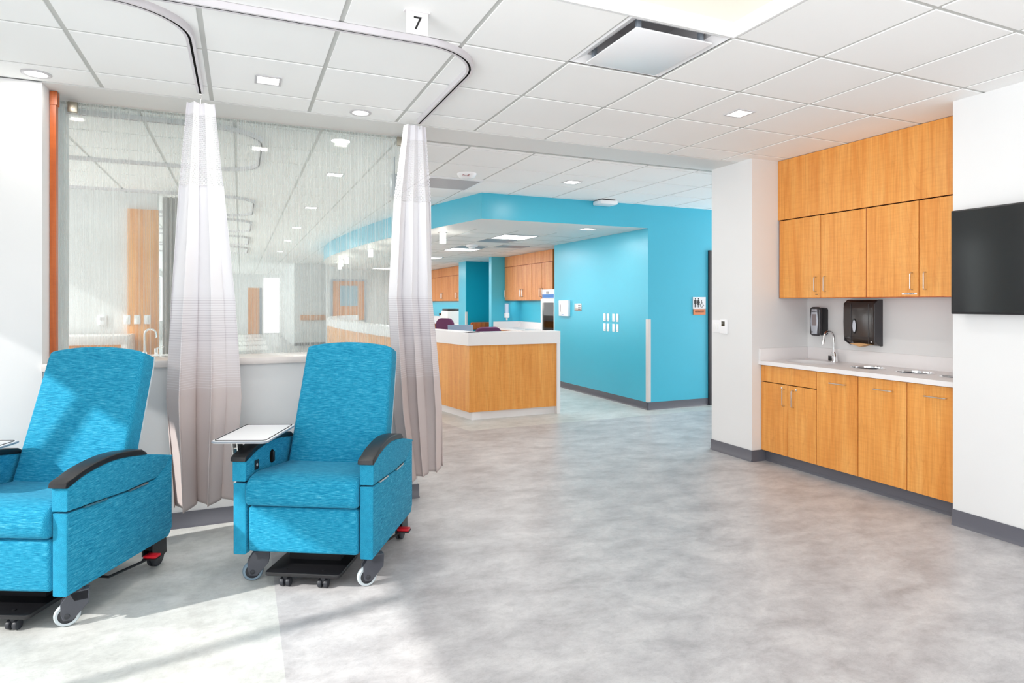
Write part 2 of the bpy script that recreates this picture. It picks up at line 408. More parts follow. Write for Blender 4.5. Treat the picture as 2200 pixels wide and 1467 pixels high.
def smooth_path(pts, k=6):
    out = []; P_ = [Vector(p) for p in pts]; P_ = [P_[0]] + P_ + [P_[-1]]
    for i in range(1, len(P_) - 2):
        for j in range(k):
            t = j / k; a, b, c, d = P_[i - 1:i + 3]
            out.append(tuple(0.5 * ((2 * b) + (c - a) * t + (2 * a - 5 * b + 4 * c - d) * t * t + (3 * b - a - 3 * c + d) * t ** 3)))
    out.append(tuple(P_[-2])); return out

# ------------------------------------------------------------------ floor
FX0, FX1, FY0, FY1 = -3.2, 9.0, -4.2, 33.0
bd = [(2.383, 6.69), (2.267, 7.27), (2.02, 8.9), (1.82, 10.8), (1.66, 12.8), (1.64, 14.8), (1.75, 16.4), (2.2, 18.6), (2.2, 33.0)]
f = MB()
def fpoly(mi, pts):
    f.mat(mi); b = bmesh.new(); vs_ = [b.verts.new((x, y, 0)) for x, y in pts]; fc = b.faces.new(vs_)
    if fc.normal.z < 0: fc.normal_flip()
    bmesh.ops.recalc_face_normals(b, faces=b.faces[:])
    for q in b.faces:
        q.normal_update()
        if q.normal.z < 0: q.normal_flip()
    f._merge(b)
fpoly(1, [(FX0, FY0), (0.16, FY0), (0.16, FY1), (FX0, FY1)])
fpoly(0, [(0.16, FY0), (FX1, FY0), (FX1, 6.69), (2.383, 6.69)] + bd[1:] + [(0.16, FY1)])
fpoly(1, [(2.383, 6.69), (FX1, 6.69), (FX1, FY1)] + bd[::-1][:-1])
struct(f, 'floor', ['floor_mid', 'floor_light'])

# ------------------------------------------------------------------ ceilings
def tiles(mb, x0, x1, y0, y1, ox, oy, z, skip=lambda x, y: False, p=0.6096, g=0.012):
    kx0 = math.floor((x0 - ox) / p); kx1 = math.ceil((x1 - ox) / p); ky0 = math.floor((y0 - oy) / p); ky1 = math.ceil((y1 - oy) / p)
    for i in range(kx0, kx1):
        for j in range(ky0, ky1):
            a, b, c, d = max(ox + i * p, x0), min(ox + (i + 1) * p, x1), max(oy + j * p, y0), min(oy + (j + 1) * p, y1)
            if b - a < 0.01 or d - c < 0.01 or skip((a + b) / 2, (c + d) / 2): continue
            bm = mb.bm
            def quad(q, mi):
                fc = bm.faces.new([bm.verts.new(v) for v in q]); fc.material_index = mi
            Z1 = z + 0.005
            quad(((a, c, Z1), (a, d, Z1), (b, d, Z1), (b, c, Z1)), 1)
            ga, gb, gc, gd = a + g, b - g, c + g, d - g
            if gb - ga < 0.02 or gd - gc < 0.02: continue
            e = 0.001
            lo = [(ga + e, gc + e, z), (ga + e, gd - e, z), (gb - e, gd - e, z), (gb - e, gc + e, z)]
            hi = [(ga, gc, Z1), (ga, gd, Z1), (gb, gd, Z1), (gb, gc, Z1)]
            quad(lo, 0)
            for k in range(4): quad((hi[k], hi[(k + 1) % 4], lo[(k + 1) % 4], lo[k]), 0)
OX, OY = 1.6555, 2.418
def skip1(x, y):
    if 1.046 < x < 2.265 and 1.199 < y < 2.418: return True
    if 1.6555 < x < 2.265 and 2.418 < y < 3.028: return True
    return False
c1 = MB(); tiles(c1, -3.05, 5.0, -4.2, 4.545, OX, OY, CE, skip1)
struct(c1, 'ceiling', ['ceil_tile', 'ceil_grid'])
c2 = MB(); tiles(c2, -3.05, 9.0, 5.0, 33.0, 1.79, 5.075, CE, lambda x, y: False)
struct(c2, 'ceiling_corridor', ['ceil_tile', 'ceil_grid'])
b_ = MB(); b_.box(-3.05, 9.0, 4.545, 4.93, CE - 0.004, CE + 0.3)
struct(b_, 'ceiling_band', 'band_white')
b_ = MB(); b_.box(-3.05, 9.0, 4.93, 5.0, CE + 0.02, CE + 0.3)
struct(b_, 'gap_shade_strip', 'dark_line')  # dark strip, its colour stands in for shade in the ceiling gap
b_ = MB(); b_.box(-3.05, 9.0, 4.968, 5.0, CE + 0.002, CE + 0.018)
struct(b_, 'trim_2', 'ceil_grid')
b_ = MB(); b_.box(-3.3, 9.0, -4.2, 33, CE + 0.32, CE + 0.4)
struct(b_, 'ceiling_slab', 'ceil_tile')

# recessed luminous ceiling panel, top right
t = thing('ceiling_light_box', 'large recessed square light box with warm glowing diffuser in the ceiling', 'ceiling light', (1.655, 1.81, CE))
m_ = MB(); x0, x1, y0, y1 = 1.046, 2.265, 1.199, 2.418
zt = CE + 0.10
m_.box(x0, x1, y1 - 0.012, y1, CE - 0.004, zt); m_.box(x1 - 0.012, x1, y0, y1 - 0.012, CE - 0.004, zt)
m_.box(x0, x0 + 0.012, y0, y1 - 0.012, CE - 0.004, zt); m_.box(x0 + 0.012, x1 - 0.012, y0, y0 + 0.012, CE - 0.004, zt)
o = m_.build('frame', 'white_wall', t, loc=None); o.matrix_parent_inverse = Matrix.Translation(-Vector(t.location))
m_ = MB(); m_.box(x0 + 0.012, x1 - 0.012, y0 + 0.012, y1 - 0.012, CE + 0.072, CE + 0.10)
o = m_.build('diffuser', 'light_warm', t); o.matrix_parent_inverse = Matrix.Translation(-Vector(t.location))
def attach(o, t):
    o.parent = t; o.matrix_parent_inverse = (Matrix.Translation(t.location) @ t.rotation_euler.to_matrix().to_4x4()).inverted(); return o
def part(mb, name, mats, t, **k): return attach(mb.build(name, mats, **k), t)
#area('light_box_lamp', (1.655, 1.81, CE + 0.06), 1.15, 1.15, 30, color=(1, 0.95, 0.86))

# air diffuser
t = thing('air_diffuser', 'square plaque air diffuser hanging in its ceiling tile beside the warm light box', 'air diffuser', (1.96, 2.723, CE))
m_ = MB(); a0, a1, c0, c1_ = 1.6555, 2.265, 2.418, 3.028
def ring4(mb, o4, i4, zo, zi):
    for k in range(4):
        bm = mb.bm; q = [(*o4[k], zo), (*o4[(k + 1) % 4], zo), (*i4[(k + 1) % 4], zi), (*i4[k], zi)]
        fc = bm.faces.new([bm.verts.new(v) for v in q]); fc.material_index = mb.mi
sq = lambda e: [(a0 + e, c0 + e), (a0 + e, c1_ - e), (a1 - e, c1_ - e), (a1 - e, c0 + e)]
ring4(m_, sq(0), sq(0.015), CE + 0.008, CE + 0.002); ring4(m_, sq(0.015), sq(0.075), CE + 0.002, CE + 0.03)
part(m_, 'frame', 'white_plastic', t)
m_ = MB(); ring4(m_, sq(0.075), sq(0.11), CE + 0.03, CE + 0.16); ring4(m_, sq(0.11), sq(0.304), CE + 0.16, CE + 0.161)
part(m_, 'plenum', 'panel_grey', t)
m_ = MB(); m_.box(1.736, 2.196, 2.495, 2.975, CE - 0.012, CE - 0.004, 0.002); part(m_, 'plaque', 'white_plastic', t)
for x, y in ((1.77, 2.94), (2.15, 2.94), (1.77, 2.53), (2.15, 2.53)):
    m_ = MB(); m_.box(x - 0.012, x + 0.012, y - 0.012, y + 0.012, CE - 0.004, CE + 0.15, 0.003); part(m_, 'hanger', 'grey_metal', t)

# small ceiling lights
def square_light(x, y, label, z=CE, s=0.075, group=None, power=6, name='square_downlight'):
    t = thing(name, label, 'ceiling light', (x, y, z), 0, group)
    m_ = MB()
    for (xa, xb, ya, yb) in ((-s - .014, s + .014, s, s + .014), (-s - .014, s + .014, -s - .014, -s), (-s - .014, -s, -s, s), (s, s + .014, -s, s)):
        m_.box(xa, xb, ya, yb, -0.006, 0.004)
    m_.build('frame', 'panel_grey', t)
    m_ = MB(); m_.box(-s, s, -s, s, -0.003, 0.004); m_.build('lens', 'light_strong', t)
    if power: area('downlight_lamp', (x, y, z - 0.01), 2 * s, 2 * s, power, color=(1, 0.97, 0.92))
def round_light(x, y, label, z=CE, r=0.055):
    t = thing('round_downlight', label, 'ceiling light', (x, y, z))
    m_ = MB(); m_.lathe([(r, 0.0), (r, -0.006), (r + .012, -0.009), (r + .02, -0.004), (r + .02, 0.003)], (0, 0, 0)); m_.build('trim_ring', 'panel_grey', t)
    m_ = MB(); m_.cyl((0, 0, 0.003), (0, 0, -0.004), r, 28); m_.build('lens', 'light_strong', t)
    area('downlight_lamp', (x, y, z - 0.012), 0.1, 0.1, 3, color=(1, 0.95, 0.88))
square_light(0.15, 3.98, 'small square ceiling downlight between the two curtain tracks', s=.06)
square_light(3.196, 3.36, 'small square ceiling downlight out from the wooden wall cabinets', s=.062)
square_light(3.337, 6.013, 'small square ceiling downlight before the blue soffit')
round_light(-1.083, 4.40, 'round recessed downlight above the left white wall')
round_light(0.765, 4.40, 'round recessed downlight just left of the right curtain')
for k, (x, y) in enumerate(((0.892, 6.643), (0.899, 9.087), (0.905, 11.6), (0.925, 14.13), (0.93, 17.2))):
    square_light(x, y, 'square ceiling downlight in the ward seen through the striped glass, ' + ['nearest', 'second nearest', 'third nearest', 'fourth nearest', 'farthest'][k] + ' of five', group='square downlights behind the glass', power=5)
t = None
m_ = MB(); m_.lathe([(0, -0.006), (0.06, -0.006), (0.075, 0.0)], (0.753, 5.073 + .18, CE)); tag(m_.build('round_downlight', 'light_strong'), 'round downlight just behind the top of the striped glass', 'ceiling light')

# FIRE smoke alarm, access point, return grille
t = thing('smoke_alarm', 'round white ceiling fire alarm with red lettering', 'fire alarm', (2.13, 6.053, CE))
m_ = MB(); m_.lathe([(0, -0.052), (0.065, -0.050), (0.085, -0.035), (0.098, -0.012), (0.10, 0.004)], (0, 0, 0)); m_.build('body', 'white_plastic', t)
text('lettering', 'FIRE', 0.042, 'fire_red', (-0.034, -0.079, -0.030), (R(90), 0, R(-23)), t)
t = thing('access_point', 'white box shaped ceiling sensor unit against the blue wall', 'sensor', (4.32, 6.90, CE))
m_ = MB(); m_.box(-0.13, 0.13, -0.10, 0.10, -0.065, -0.012, 0.014); m_.build('body', 'white_plastic', t)
m_ = MB(); m_.box(-0.10, 0.10, -0.08, 0.08, -0.012, 0.006, 0.0); m_.build('mount', 'black_plastic', t)
t = thing('return_grille', 'grey slotted return air grille behind the right curtain top', 'air grille', (2.115, 6.62, CE))
m_ = MB()
for k in range(24): m_.box(-0.28, 0.28, -0.28 + k * 0.0235, -0.28 + k * 0.0235 + 0.012, -0.010, -0.004)
m_.build('slats', 'panel_grey', t); m_ = MB()
for q in ((-.3, .3, -.3, -.28), (-.3, .3, .28, .3), (-.3, -.28, -.28, .28), (.28, .3, -.28, .28)): m_.box(*q, -0.012, 0.004)
m_.build('frame', 'white_plastic', t)
m_ = MB(); m_.box(-.28, .28, -.28, .28, -0.003, 0.004); m_.build('backing', 'grey_metal', t)

# bay number sign
t = thing('bay_sign', 'small white hanging sign with black number 7', 'sign', (0.735, 2.77, CE))
m_ = MB(); m_.box(-0.05, 0.05, -0.0015, 0.0015, -0.105, -0.006); m_.box(-0.058, 0.058, -0.012, 0.018, -0.006, 0.0); m_.build('plate', 'sign_white', t)
text('numeral', '7', 0.085, 'ink', (0.002, -0.0028, -0.058), FACE_MY, t)

# curtain tracks
PROF = [(-0.019, 0.0), (-0.019, -0.032), (-0.006, -0.032), (-0.006, -0.026), (0.006, -0.026), (0.006, -0.032), (0.019, -0.032), (0.019, 0.0)]
def track(pts, label, group=None):
    t = thing('curtain_track', label, 'curtain track', (pts[0][0], pts[0][1], CE), 0, group)
    m_ = MB(); m_.sweep([(p[0], p[1], CE) for p in pts], PROF); part(m_, 'rail', 'track_alu', t)
    m_ = MB(); m_.sweep([(p[0], p[1], CE) for p in pts], [(-0.0065, -0.0265), (0.0065, -0.0265), (0.0065, -0.0300), (-0.0065, -0.0300)]); part(m_, 'slot', 'black_gap', t)
    return t
T1 = [(-0.228, 4.30)] + [(-0.228, 3.9), (-0.228, 3.6)] + [p[:2] for p in arc(-0.55, 3.44, 0.322, 0, -90, 10)] + [(-0.9, 3.118), (-2.4, 3.118)]
track(T1, 'ceiling curtain track that curves above the left recliner')
T2 = [(1.184, 4.40), (1.184, 4.0), (1.184, 3.6)] + [p[:2] for p in arc(0.85, 3.37, 0.334, 0, -90, 10)] + [(0.4, 3.036), (-0.2, 3.036), (-2.4, 3.036)]
track(T2, 'long ceiling curtain track that curves down beside the number 7 sign')
for k, (ya, yb) in enumerate(((5.12, 6.75), (8.45, 10.25), (10.75, 12.6), (13.4, 15.4), (16.0, 18.0))):
    pts = [(-2.2, ya), (-0.25, ya)] + [p[:2] for p in arc(-0.25, ya + 0.41, 0.41, -90, 0, 8)] + [(0.16, (ya + yb) / 2)] + [p[:2] for p in arc(-0.25, yb - 0.41, 0.41, 0, 90, 8)] + [(-2.2, yb)]
    track(pts, 'U shaped curtain track in the ward behind the glass, ' + ['nearest', 'second', 'third', 'fourth', 'farthest'][k] + ' of the five', 'curtain tracks behind the glass')

# ------------------------------------------------------------------ walls
# left wall block with the return, partition with stone sill
b_ = MB(); b_.box(-3.2, -1.09, 4.545, 5.18, 0, CE); struct(b_, 'wall_left', 'white_wall')
b_ = MB(); b_.box(-1.09, 1.215, 4.56, 4.93, 0, 1.045); struct(b_, 'wall_partition', 'white_wall')
b_ = MB(); b_.box(-1.09, 1.235, 4.525, 4.95, 1.045, 1.088, 0.003); struct(b_, 'trim_3', 'sill_stone')
def baseboard(n, x0, x1, y0, y1, face):
    m_ = MB(); h = 0.102; d = 0.004; e = 0.016
    if face == '-y': pr = [(y0, 0), (y0 - e, 0), (y0 - e + .004, .006), (y0 - d, .02), (y0 - d, h), (y0, h)]; m_.prism(pr, 'yz', x0, x1)
    if face == '-x': pr = [(x0, 0), (x0 - e, 0), (x0 - e + .004, .006), (x0 - d, .02), (x0 - d, h), (x0, h)]; m_.prism(pr, 'xz', y0, y1)
    if face == '+x': pr = [(x0, 0), (x0 + e, 0), (x0 + e - .004, .006), (x0 + d, .02), (x0 + d, h), (x0, h)]; m_.prism(pr, 'xz', y0, y1)
    struct(m_, n, 'base_dark')
baseboard('baseboard_partition', -1.09, 1.225, 4.556, 0, '-y'); baseboard('baseboard_partition_end', 1.217, 0, 4.556, 4.93, '+x')
baseboard('baseboard_left', -3.05, -1.09, 4.541, 0, '-y')
# window wall on the left, outside the frame
b_ = MB(); b_.box(-3.2, -3.05, -4.2, 4.545, 0, 0.25); b_.box(-3.2, -3.05, -4.2, 4.545, 2.5, CE); b_.box(-3.2, -3.05, 4.35, 4.545, 0.25, 2.5)
b_.box(-3.2, -3.05, -4.2, -3.6, 0.25, 2.5); struct(b_, 'wall_window', 'white_wall')
b_ = MB()
for y in (-2.27, -1.10, 0.07, 1.24, 2.41, 3.58): b_.box(-3.16, -3.09, y - 0.04, y + 0.04, 0.25, 2.5)
b_.box(-3.16, -3.09, -3.6, 4.35, 0.25, 0.30); b_.box(-3.16, -3.09, -3.6, 4.35, 2.45, 2.5)
struct(b_, 'window_2', 'white_solid')

b_ = MB(); b_.box(-3.2, 5.2, -4.2, -4.05, 0, .28); b_.box(-3.2, 5.2, -4.2, -4.05, 2.62, CE); b_.box(-3.2, -2.45, -4.2, -4.05, .28, 2.62); b_.box(4.25, 5.2, -4.2, -4.05, .28, 2.62); struct(b_, 'wall_rear_unseen', 'white_wall')  # unseen rear wall, its opening added to hold the fill lamp
b_ = MB()
for y in (-1.3, -.1, 1.1, 2.3, 3.3): b_.box(y - .03, y + .03, -4.02, -3.97, .28, 2.62)
struct(b_, 'fill_window_rear', 'white_solid')  # unseen mullions added across the opening of the rear fill
# ward behind the glass: left side, far walls
b_ = MB()
b_.box(-3.2, -3.05, 5.18, 33, 0, 0.7); b_.box(-3.2, -3.05, 5.18, 33, 2.55, CE)
for y in (6.2, 8.9, 11.6, 14.3, 17.0, 19.7, 22.4, 25.1, 27.8, 30.5): b_.box(-3.2, -3.05, y - 0.3, y + 0.3, 0.7, 2.55)
struct(b_, 'wall_ward_side', 'white_wall')
b_ = MB(); b_.box(-3.05, 0.315, 31.2, 31.4, 0, CE); b_.box(0.905, 2.4, 31.2, 31.4, 0, CE); b_.box(0.315, 0.905, 31.2, 31.4, 2.14, CE)
struct(b_, 'wall_far', 'white_wall')
b_ = MB(); b_.box(0.315, 0.905, 31.19, 31.25, 0, 2.14); b_.mat(1).box(0.80, 0.905, 31.17, 31.19, 0, 2.14); struct(b_, 'door_2', ['wood_far', 'grey_metal'])
b_ = MB(); b_.box(0.98, 1.75, 31.12, 31.2, 0.05, 2.6, .01); struct(b_, 'window_3', 'light_white')
b_ = MB(); b_.box(1.655, 9, 22.2, 22.4, 0, CE); b_.box(1.655, 1.8, 22.4, 31.2, 0, CE); struct(b_, 'wall_far_right', 'white_wall')
m_ = MB(); m_.box(-.50, .50, -0.03, 0, 0, 1.25); t = thing('wood_wall_panel', 'wood framed wall niche with a pale picture, far behind the curved desk', 'wall panel', (3.185, 20.49, 0.9)); m_.build('panel', 'wood_far', t)
m_ = MB(); m_.box(-.28, .28, -0.05, -0.03, .45, 1.1); m_.build('picture', 'art_blue', t)
m_ = MB(); m_.box(-.56, -.50, -0.05, 0, -.1, 1.30); m_.box(.50, .56, -0.05, 0, -.1, 1.30); m_.box(-.50, .50, -0.05, 0, 1.25, 1.30); m_.build('frame', 'grey_metal', t)
m_ = MB(); m_.box(1.86, 2.75, 22.12, 22.2, 0.86, 1.04, .02); tag(m_.build('wall_rail', 'wood_far'), 'wooden bumper rail on the far white wall behind the glass', 'handrail')
baseboard('baseboard_far', 1.655, 9.0, 22.2, 0, '-y')

# columns, niche, TV wall on the right
b_ = MB(); b_.box(4.30, 5.4, 4.362, 4.895, 0, CE); struct(b_, 'wall_column', 'white_wall')
b_ = MB(); b_.box(5.0, 5.2, 2.4, 4.362, 0, CE); struct(b_, 'wall_niche', 'white_wall')
b_ = MB(); b_.box(4.30, 5.2, -4.2, 2.604, 0, CE); struct(b_, 'wall_right', 'white_wall')
baseboard('baseboard_right', 4.296, 0, -4.2, 2.604, '-x'); baseboard('baseboard_column', 4.296, 0, 4.358, 4.90, '-x')
baseboard('baseboard_column_side', 4.296, 4.46, 4.358, 0, '-y')

# blue walls
b_ = MB(); b_.box(5.07, 6.10, 7.02, 7.2, 0, CE); b_.box(6.10, 7.1, 7.02, 7.2, 2.2, CE); b_.box(7.1, 9.0, 7.02, 7.2, 0, CE); b_.box(5.07, 5.25, 7.2, 9.77, 0, CE); b_.box(5.25, 5.9, 9.59, 9.77, 0, CE)
struct(b_, 'wall_blue', 'blue_wall')
b_ = MB(); b_.box(6.10, 6.16, 6.99, 7.1, 0, 2.2); b_.box(7.04, 7.1, 6.99, 7.1, 0, 2.2); b_.box(6.16, 7.04, 6.99, 7.1, 2.14, 2.2); b_.box(6.16, 7.04, 7.06, 7.1, 0.01, 2.14)
struct(b_, 'door_1', 'door_dark')
baseboard('baseboard_blue', 5.054, 6.10, 7.02, 0, '-y'); baseboard('baseboard_blue_side', 5.07, 0, 7.004, 9.77, '-x')
# soffit over the nurse station, curved towards the ward
SOF = smooth_path([(2.66, 7.02), (2.38, 8.3), (2.15, 9.5), (1.95, 11.16), (1.82, 13.0), (1.78, 14.2), (1.86, 15.8), (2.25, 17.8), (3.1, 19.6)])
b_ = MB(); b_.prism(strip(SOF, 0, 0.12), 'xy', CL + .0005, CE); b_.box(2.66, 5.07, 7.02, 7.14, CL + .0005, CE); struct(b_, 'wall_soffit', 'blue_wall')
b_ = MB(); b_.prism(strip(SOF, 0.002, .004)[:len(SOF)] + [(5.06, 20.0), (5.06, 7.022)], 'xy', CL - 0.001, CL + 0.0); b_.box(5.05, 5.9, 9.78, 20.5, CL, CL + .02); struct(b_, 'ceiling_station', 'band_white')
gb = MB()
for k in range(5):
    x = 3.25 + k * 0.6096 - 0.29
    gb.box(x - .012, x + .012, 8.0, 19.0, CL - 0.004, CL)
for k in range(18):
    y = 8.46 + k * 0.6096 - 0.6096 + .0
    if y > 7.9: gb.box(2.96 - (0 if y < 9 else .0), 5.45, y - .008, y + .008, CL - 0.003, CL)
struct(gb, 'ceiling_station_grid', 'ceil_grid')
# station back walls
b_ = MB(); b_.box(5.76, 5.9, 9.77, 20.5, 0, CE); b_.box(5.06, 5.76, 12.75, 12.9, 0, CL); struct(b_, 'wall_station', 'blue_wall')
b_ = MB(); b_.box(5.06, 5.76, 14.42, 14.95, 0, CL); struct(b_, 'wall_station_end', 'teal_deep')
b_ = MB(); b_.box(5.045, 5.06, 14.42, 14.95, 0, CL); struct(b_, 'wall_station_edge', 'blue_wall')
b_ = MB(); b_.box(2.5, 5.9, 20.5, 20.65, 0, CE); struct(b_, 'wall_station_back', 'white_wall')

# ------------------------------------------------------------------ glass partition, post
t = thing('glass_screen', 'tall clear glass screen with fine vertical stripes above the stone sill', 'glass screen', (0.05, 4.87, 1.088))
m_ = MB(); m_.box(-1.086, 1.176, 4.865, 4.877, 1.090, CE - 0.016)
for q in m_.bm.faces:
    q.normal_update()
    if q.normal.y > -.5: q.material_index = 1
part(m_, 'pane', ['glass', 'clear_back'], t)
m_ = MB(); m_.box(-1.030, -0.975, 4.852, 4.890, CE - 0.085, CE - 0.018, .004); m_.cyl((-1.0, 4.853, CE - .05), (-1.0, 4.848, CE - .05), .006, 12); part(m_, 'clamp', 'clamp_steel', t)
m_ = MB(); m_.box(1.13, 1.176, 4.852, 4.890, CE - 0.085, CE - 0.018, .004); part(m_, 'clamp', 'clamp_steel', t)
m_ = MB(); m_.box(-1.088, -1.056, 4.70, 4.75, 1.09, CE - 0.03); m_.box(-1.088, -1.050, 4.695, 4.757, CE - 0.09, CE - 0.008)
tag(m_.build('wood_post', 'wood_post'), 'slim reddish wood upright post at left edge of the glass screen', 'post')

# ------------------------------------------------------------------ privacy curtains
def curtain(label, yc, rows, ztop, zbot_l, zbot_r, nf, ph, hook):
    """rows: (z, xleft, xright)"""
    t = thing('privacy_curtain', label, 'curtain', ((rows[0][1] + rows[0][2]) / 2, yc, 0), 0)
    rs = sorted(rows)
    def edges(z):
        for (z0, a0_, b0), (z1, a1_, b1) in zip(rs, rs[1:]):
            if z <= z1 or (z1, a1_, b1) == rs[-1]:
                k = (z - z0) / (z1 - z0); return a0_ + (a1_ - a0_) * k, b0 + (b1 - b0) * k
    def surf(z0f, z1f):
        def fn(u, v):
            z0_ = z0f(u); z = z0_ + (z1f(u) - z0_) * v; l, r = edges(z); W = r - l
            k = max(0.0, min(1.0, (ztop - z) / 1.6)); amp = 0.022 + 0.050 * k
            ph2 = 2 * math.pi * nf * u + ph + 0.5 * math.sin(3.1 * u + 1.3 * z)
            x = l + W * (u + 0.030 * math.sin(2 * ph2 + 0.6) * (0.5 + k)) ; y = yc + amp * math.sin(ph2) * (0.75 + 0.35 * math.sin(5 * u + ph)) + 0.012 * k * math.sin(17 * u + 2.2 * z)
            return (x, y, z)
        return fn
    bot = lambda u: zbot_l + (zbot_r - zbot_l) * u + 0.006 * math.sin(2 * math.pi * nf * u + ph)
    uvf = lambda z0f, z1f: (lambda u, v: (u * 1.35, z0f(u) + (z1f(u) - z0f(u)) * v))
    mid = lambda u: 2.19 - 0.0 * u; top = lambda u: ztop
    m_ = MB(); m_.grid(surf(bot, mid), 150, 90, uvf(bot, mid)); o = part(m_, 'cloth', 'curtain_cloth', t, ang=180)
    md = o.modifiers.new('thickness', 'SOLIDIFY'); md.thickness = 0.0016
    m_ = MB(); m_.grid(surf(mid, top), 150, 26, uvf(mid, top)); o = part(m_, 'mesh_header', 'curtain_net', t, ang=180)
    m_ = MB(); m_.tube([(hook[0], hook[1], CE - .030), (hook[0], hook[1], CE - .05), (hook[0] + .006, hook[1], CE - .062), (hook[0], hook[1], CE - .074), (hook[0], hook[1], ztop - .012)], .0022, 8)
    m_.cyl((hook[0] - .007, hook[1], CE - .036), (hook[0] + .007, hook[1], CE - .036), .007, 12)
    part(m_, 'hook', 'steel', t)
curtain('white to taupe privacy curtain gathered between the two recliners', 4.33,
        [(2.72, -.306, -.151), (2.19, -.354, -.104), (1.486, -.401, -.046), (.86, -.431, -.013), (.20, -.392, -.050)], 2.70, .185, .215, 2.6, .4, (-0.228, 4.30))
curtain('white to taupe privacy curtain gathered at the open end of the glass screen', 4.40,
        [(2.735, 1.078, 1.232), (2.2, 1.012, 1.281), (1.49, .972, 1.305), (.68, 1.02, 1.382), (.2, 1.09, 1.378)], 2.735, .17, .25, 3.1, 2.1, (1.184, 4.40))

# ------------------------------------------------------------------ recliners
def recliner():
    t = thing('recliner', 'teal fabric medical recliner in the middle, between the two privacy curtains', 'recliner', (0.2875, 3.333, 0), R(-29))
    HW = 0.37; AW = 0.070
    low = [(0.0, .165), (.745, .155), (.777, .195), (.777, .60), (.735, .60), (.70, .545), (.62, .505), (.40, .505), (0.0, .530)]
    def arcpts(a, b, n=10, dz=0.0):
        K = [(0.0, .640), (.11, .673), (.30, .690), (.51, .664), (.64, .636), (.777, .600)]
        out = []
        for i in range(n + 1):
            y = a + (b - a) * i / n
            for (p0, p1) in zip(K, K[1:]):
                if p0[0] <= y + 1e-9 <= p1[0] + 1e-6: break
            k = K.index(p0); pm = K[max(k - 1, 0)]; pn = K[min(k + 2, len(K) - 1)]
            tt = (y - p0[0]) / (p1[0] - p0[0]); m0 = (p1[1] - pm[1]) / max(p1[0] - pm[0], .01); m1 = (pn[1] - p0[1]) / max(pn[0] - p0[0], .01); h = p1[0] - p0[0]
            z = (2 * tt ** 3 - 3 * tt ** 2 + 1) * p0[1] + (tt ** 3 - 2 * tt ** 2 + tt) * m0 * h + (-2 * tt ** 3 + 3 * tt ** 2) * p1[1] + (tt ** 3 - tt ** 2) * m1 * h
            out.append((y, z + dz))
        return out
    up = arcpts(0.0, .777, 16)
    upper = [(-.003, .540)] + [(-.003, .640)] + up[1:] + [(.779, .590), (.742, .590), (.71, .552), (.63, .513), (.40, .513)]
    for sx in (-1, 1):
        xo, xi = sx * HW, sx * (HW - AW)
        a, b = min(xo, xi), max(xo, xi)
        m_ = MB(); m_.prism(low, 'yz', a, b, .008, 3); m_.build('side_panel', 'fabric_y', t)
        m_ = MB(); m_.prism(upper, 'yz', a - (.003 if sx < 0 else 0), b + (.003 if sx > 0 else 0), .008, 3); m_.build('arm_panel', 'fabric_y', t)
        pa = arcpts(0.0, .545, 14, .001); pb = arcpts(0.0, .545, 14, .030)
        pad = [(-.018, .646), (-.014, .666), (0.0, .674)] + pb[1:-1] + [(.548, .668)] + pa[::-1][:-1] + [(-.004, .641)]
        m_ = MB(); m_.prism(pad, 'yz', a - .006, b + .006, .009, 3); m_.build('armrest_pad', 'black_plastic', t)
        for ya, yb, za, zb in ((.10, .245, .5275, .519), (.41, .555, .5085, .507)):
            m_ = MB(); m_.prism([(ya, za - .004), (yb, zb - .004), (yb, zb + .004), (ya, za + .004)], 'yz', min(xo - sx * .004, xo + sx * .006), max(xo - sx * .004, xo + sx * .006))
            m_.build('zipper', 'steel', t)
    # seat cushion
    prof = [(.005, .417), (-.022, .43), (-.034, .47), (-.028, .515), (-.004, .548), (.04, .566), (.10, .571), (.25, .556), (.50, .530), (.60, .52), (.60, .44), (.30, .42)]
    prof = [p[:2] for p in smooth_path(prof + [prof[0]], 4)][:-1]
    m_ = MB(); m_.prism(prof, 'yz', -.296, .296, .022, 4); m_.build('seat_cushion', 'fabric_x', t)
    m_ = MB(); m_.box(-.292, .292, .0, .075, .178, .412, .020, 4); m_.build('footrest_panel', 'fabric_x', t)
    m_ = MB(); m_.box(-.29, .29, .08, .74, .19, .43); m_.build('inner_frame', 'black_gap', t)
    # backrest, leaning
    ang = math.atan2(.240, .690)
    W0, W1, Hh = .292, .270, .785
    ol = [(-W0, 0), (-W1 - .003, Hh - .06), (-W1 + .002, Hh - .022)]
    ol += [(W1 * math.sin(R(a_)) / math.sin(R(38)) * .95, Hh - .012 + .028 * (math.cos(R(a_)) - math.cos(R(38))) / (1 - math.cos(R(38)))) for a_ in range(-38, 39, 6)]
    ol += [(W1 - .002, Hh - .022), (W1 + .003, Hh - .06), (W0, 0)]
    mt = Matrix.Translation((0, .425, .462)) @ Matrix.Rotation(-ang, 4, 'X')
    m_ = MB(); m_.prism(ol, 'xz', 0, .125, .020, 4, mtx=mt); m_.build('backrest', 'fabric_x', t)
    m_ = MB(); m_.prism([(x * 1.003, z * 1.0 + (.001 if z > .3 else 0)) for x, z in ol], 'xz', .099, .1115, .002, 1, mtx=mt); m_.build('piping', 'pale_rubber', t)
    m_ = MB(); m_.box(-.36, .36, .70, .765, .17, .42); m_.build('rear_panel', 'fabric_x', t)
    # footplate
    m_ = MB(); m_.prism(rrect(-.195, .200, -.015, .27, .02), 'xy', .066, .086, .004, 2)
    m_.cyl((-.10, .03, .087), (-.10, .03, .089), .008, 12); m_.cyl((.10, .03, .087), (.10, .03, .089), .008, 12); fp = m_.build('footplate', 'black_plastic', t)
    m_ = MB(); m_.box(-.14, .14, .16, .24, .085, .19); m_.build('bracket', 'black_plastic', fp)
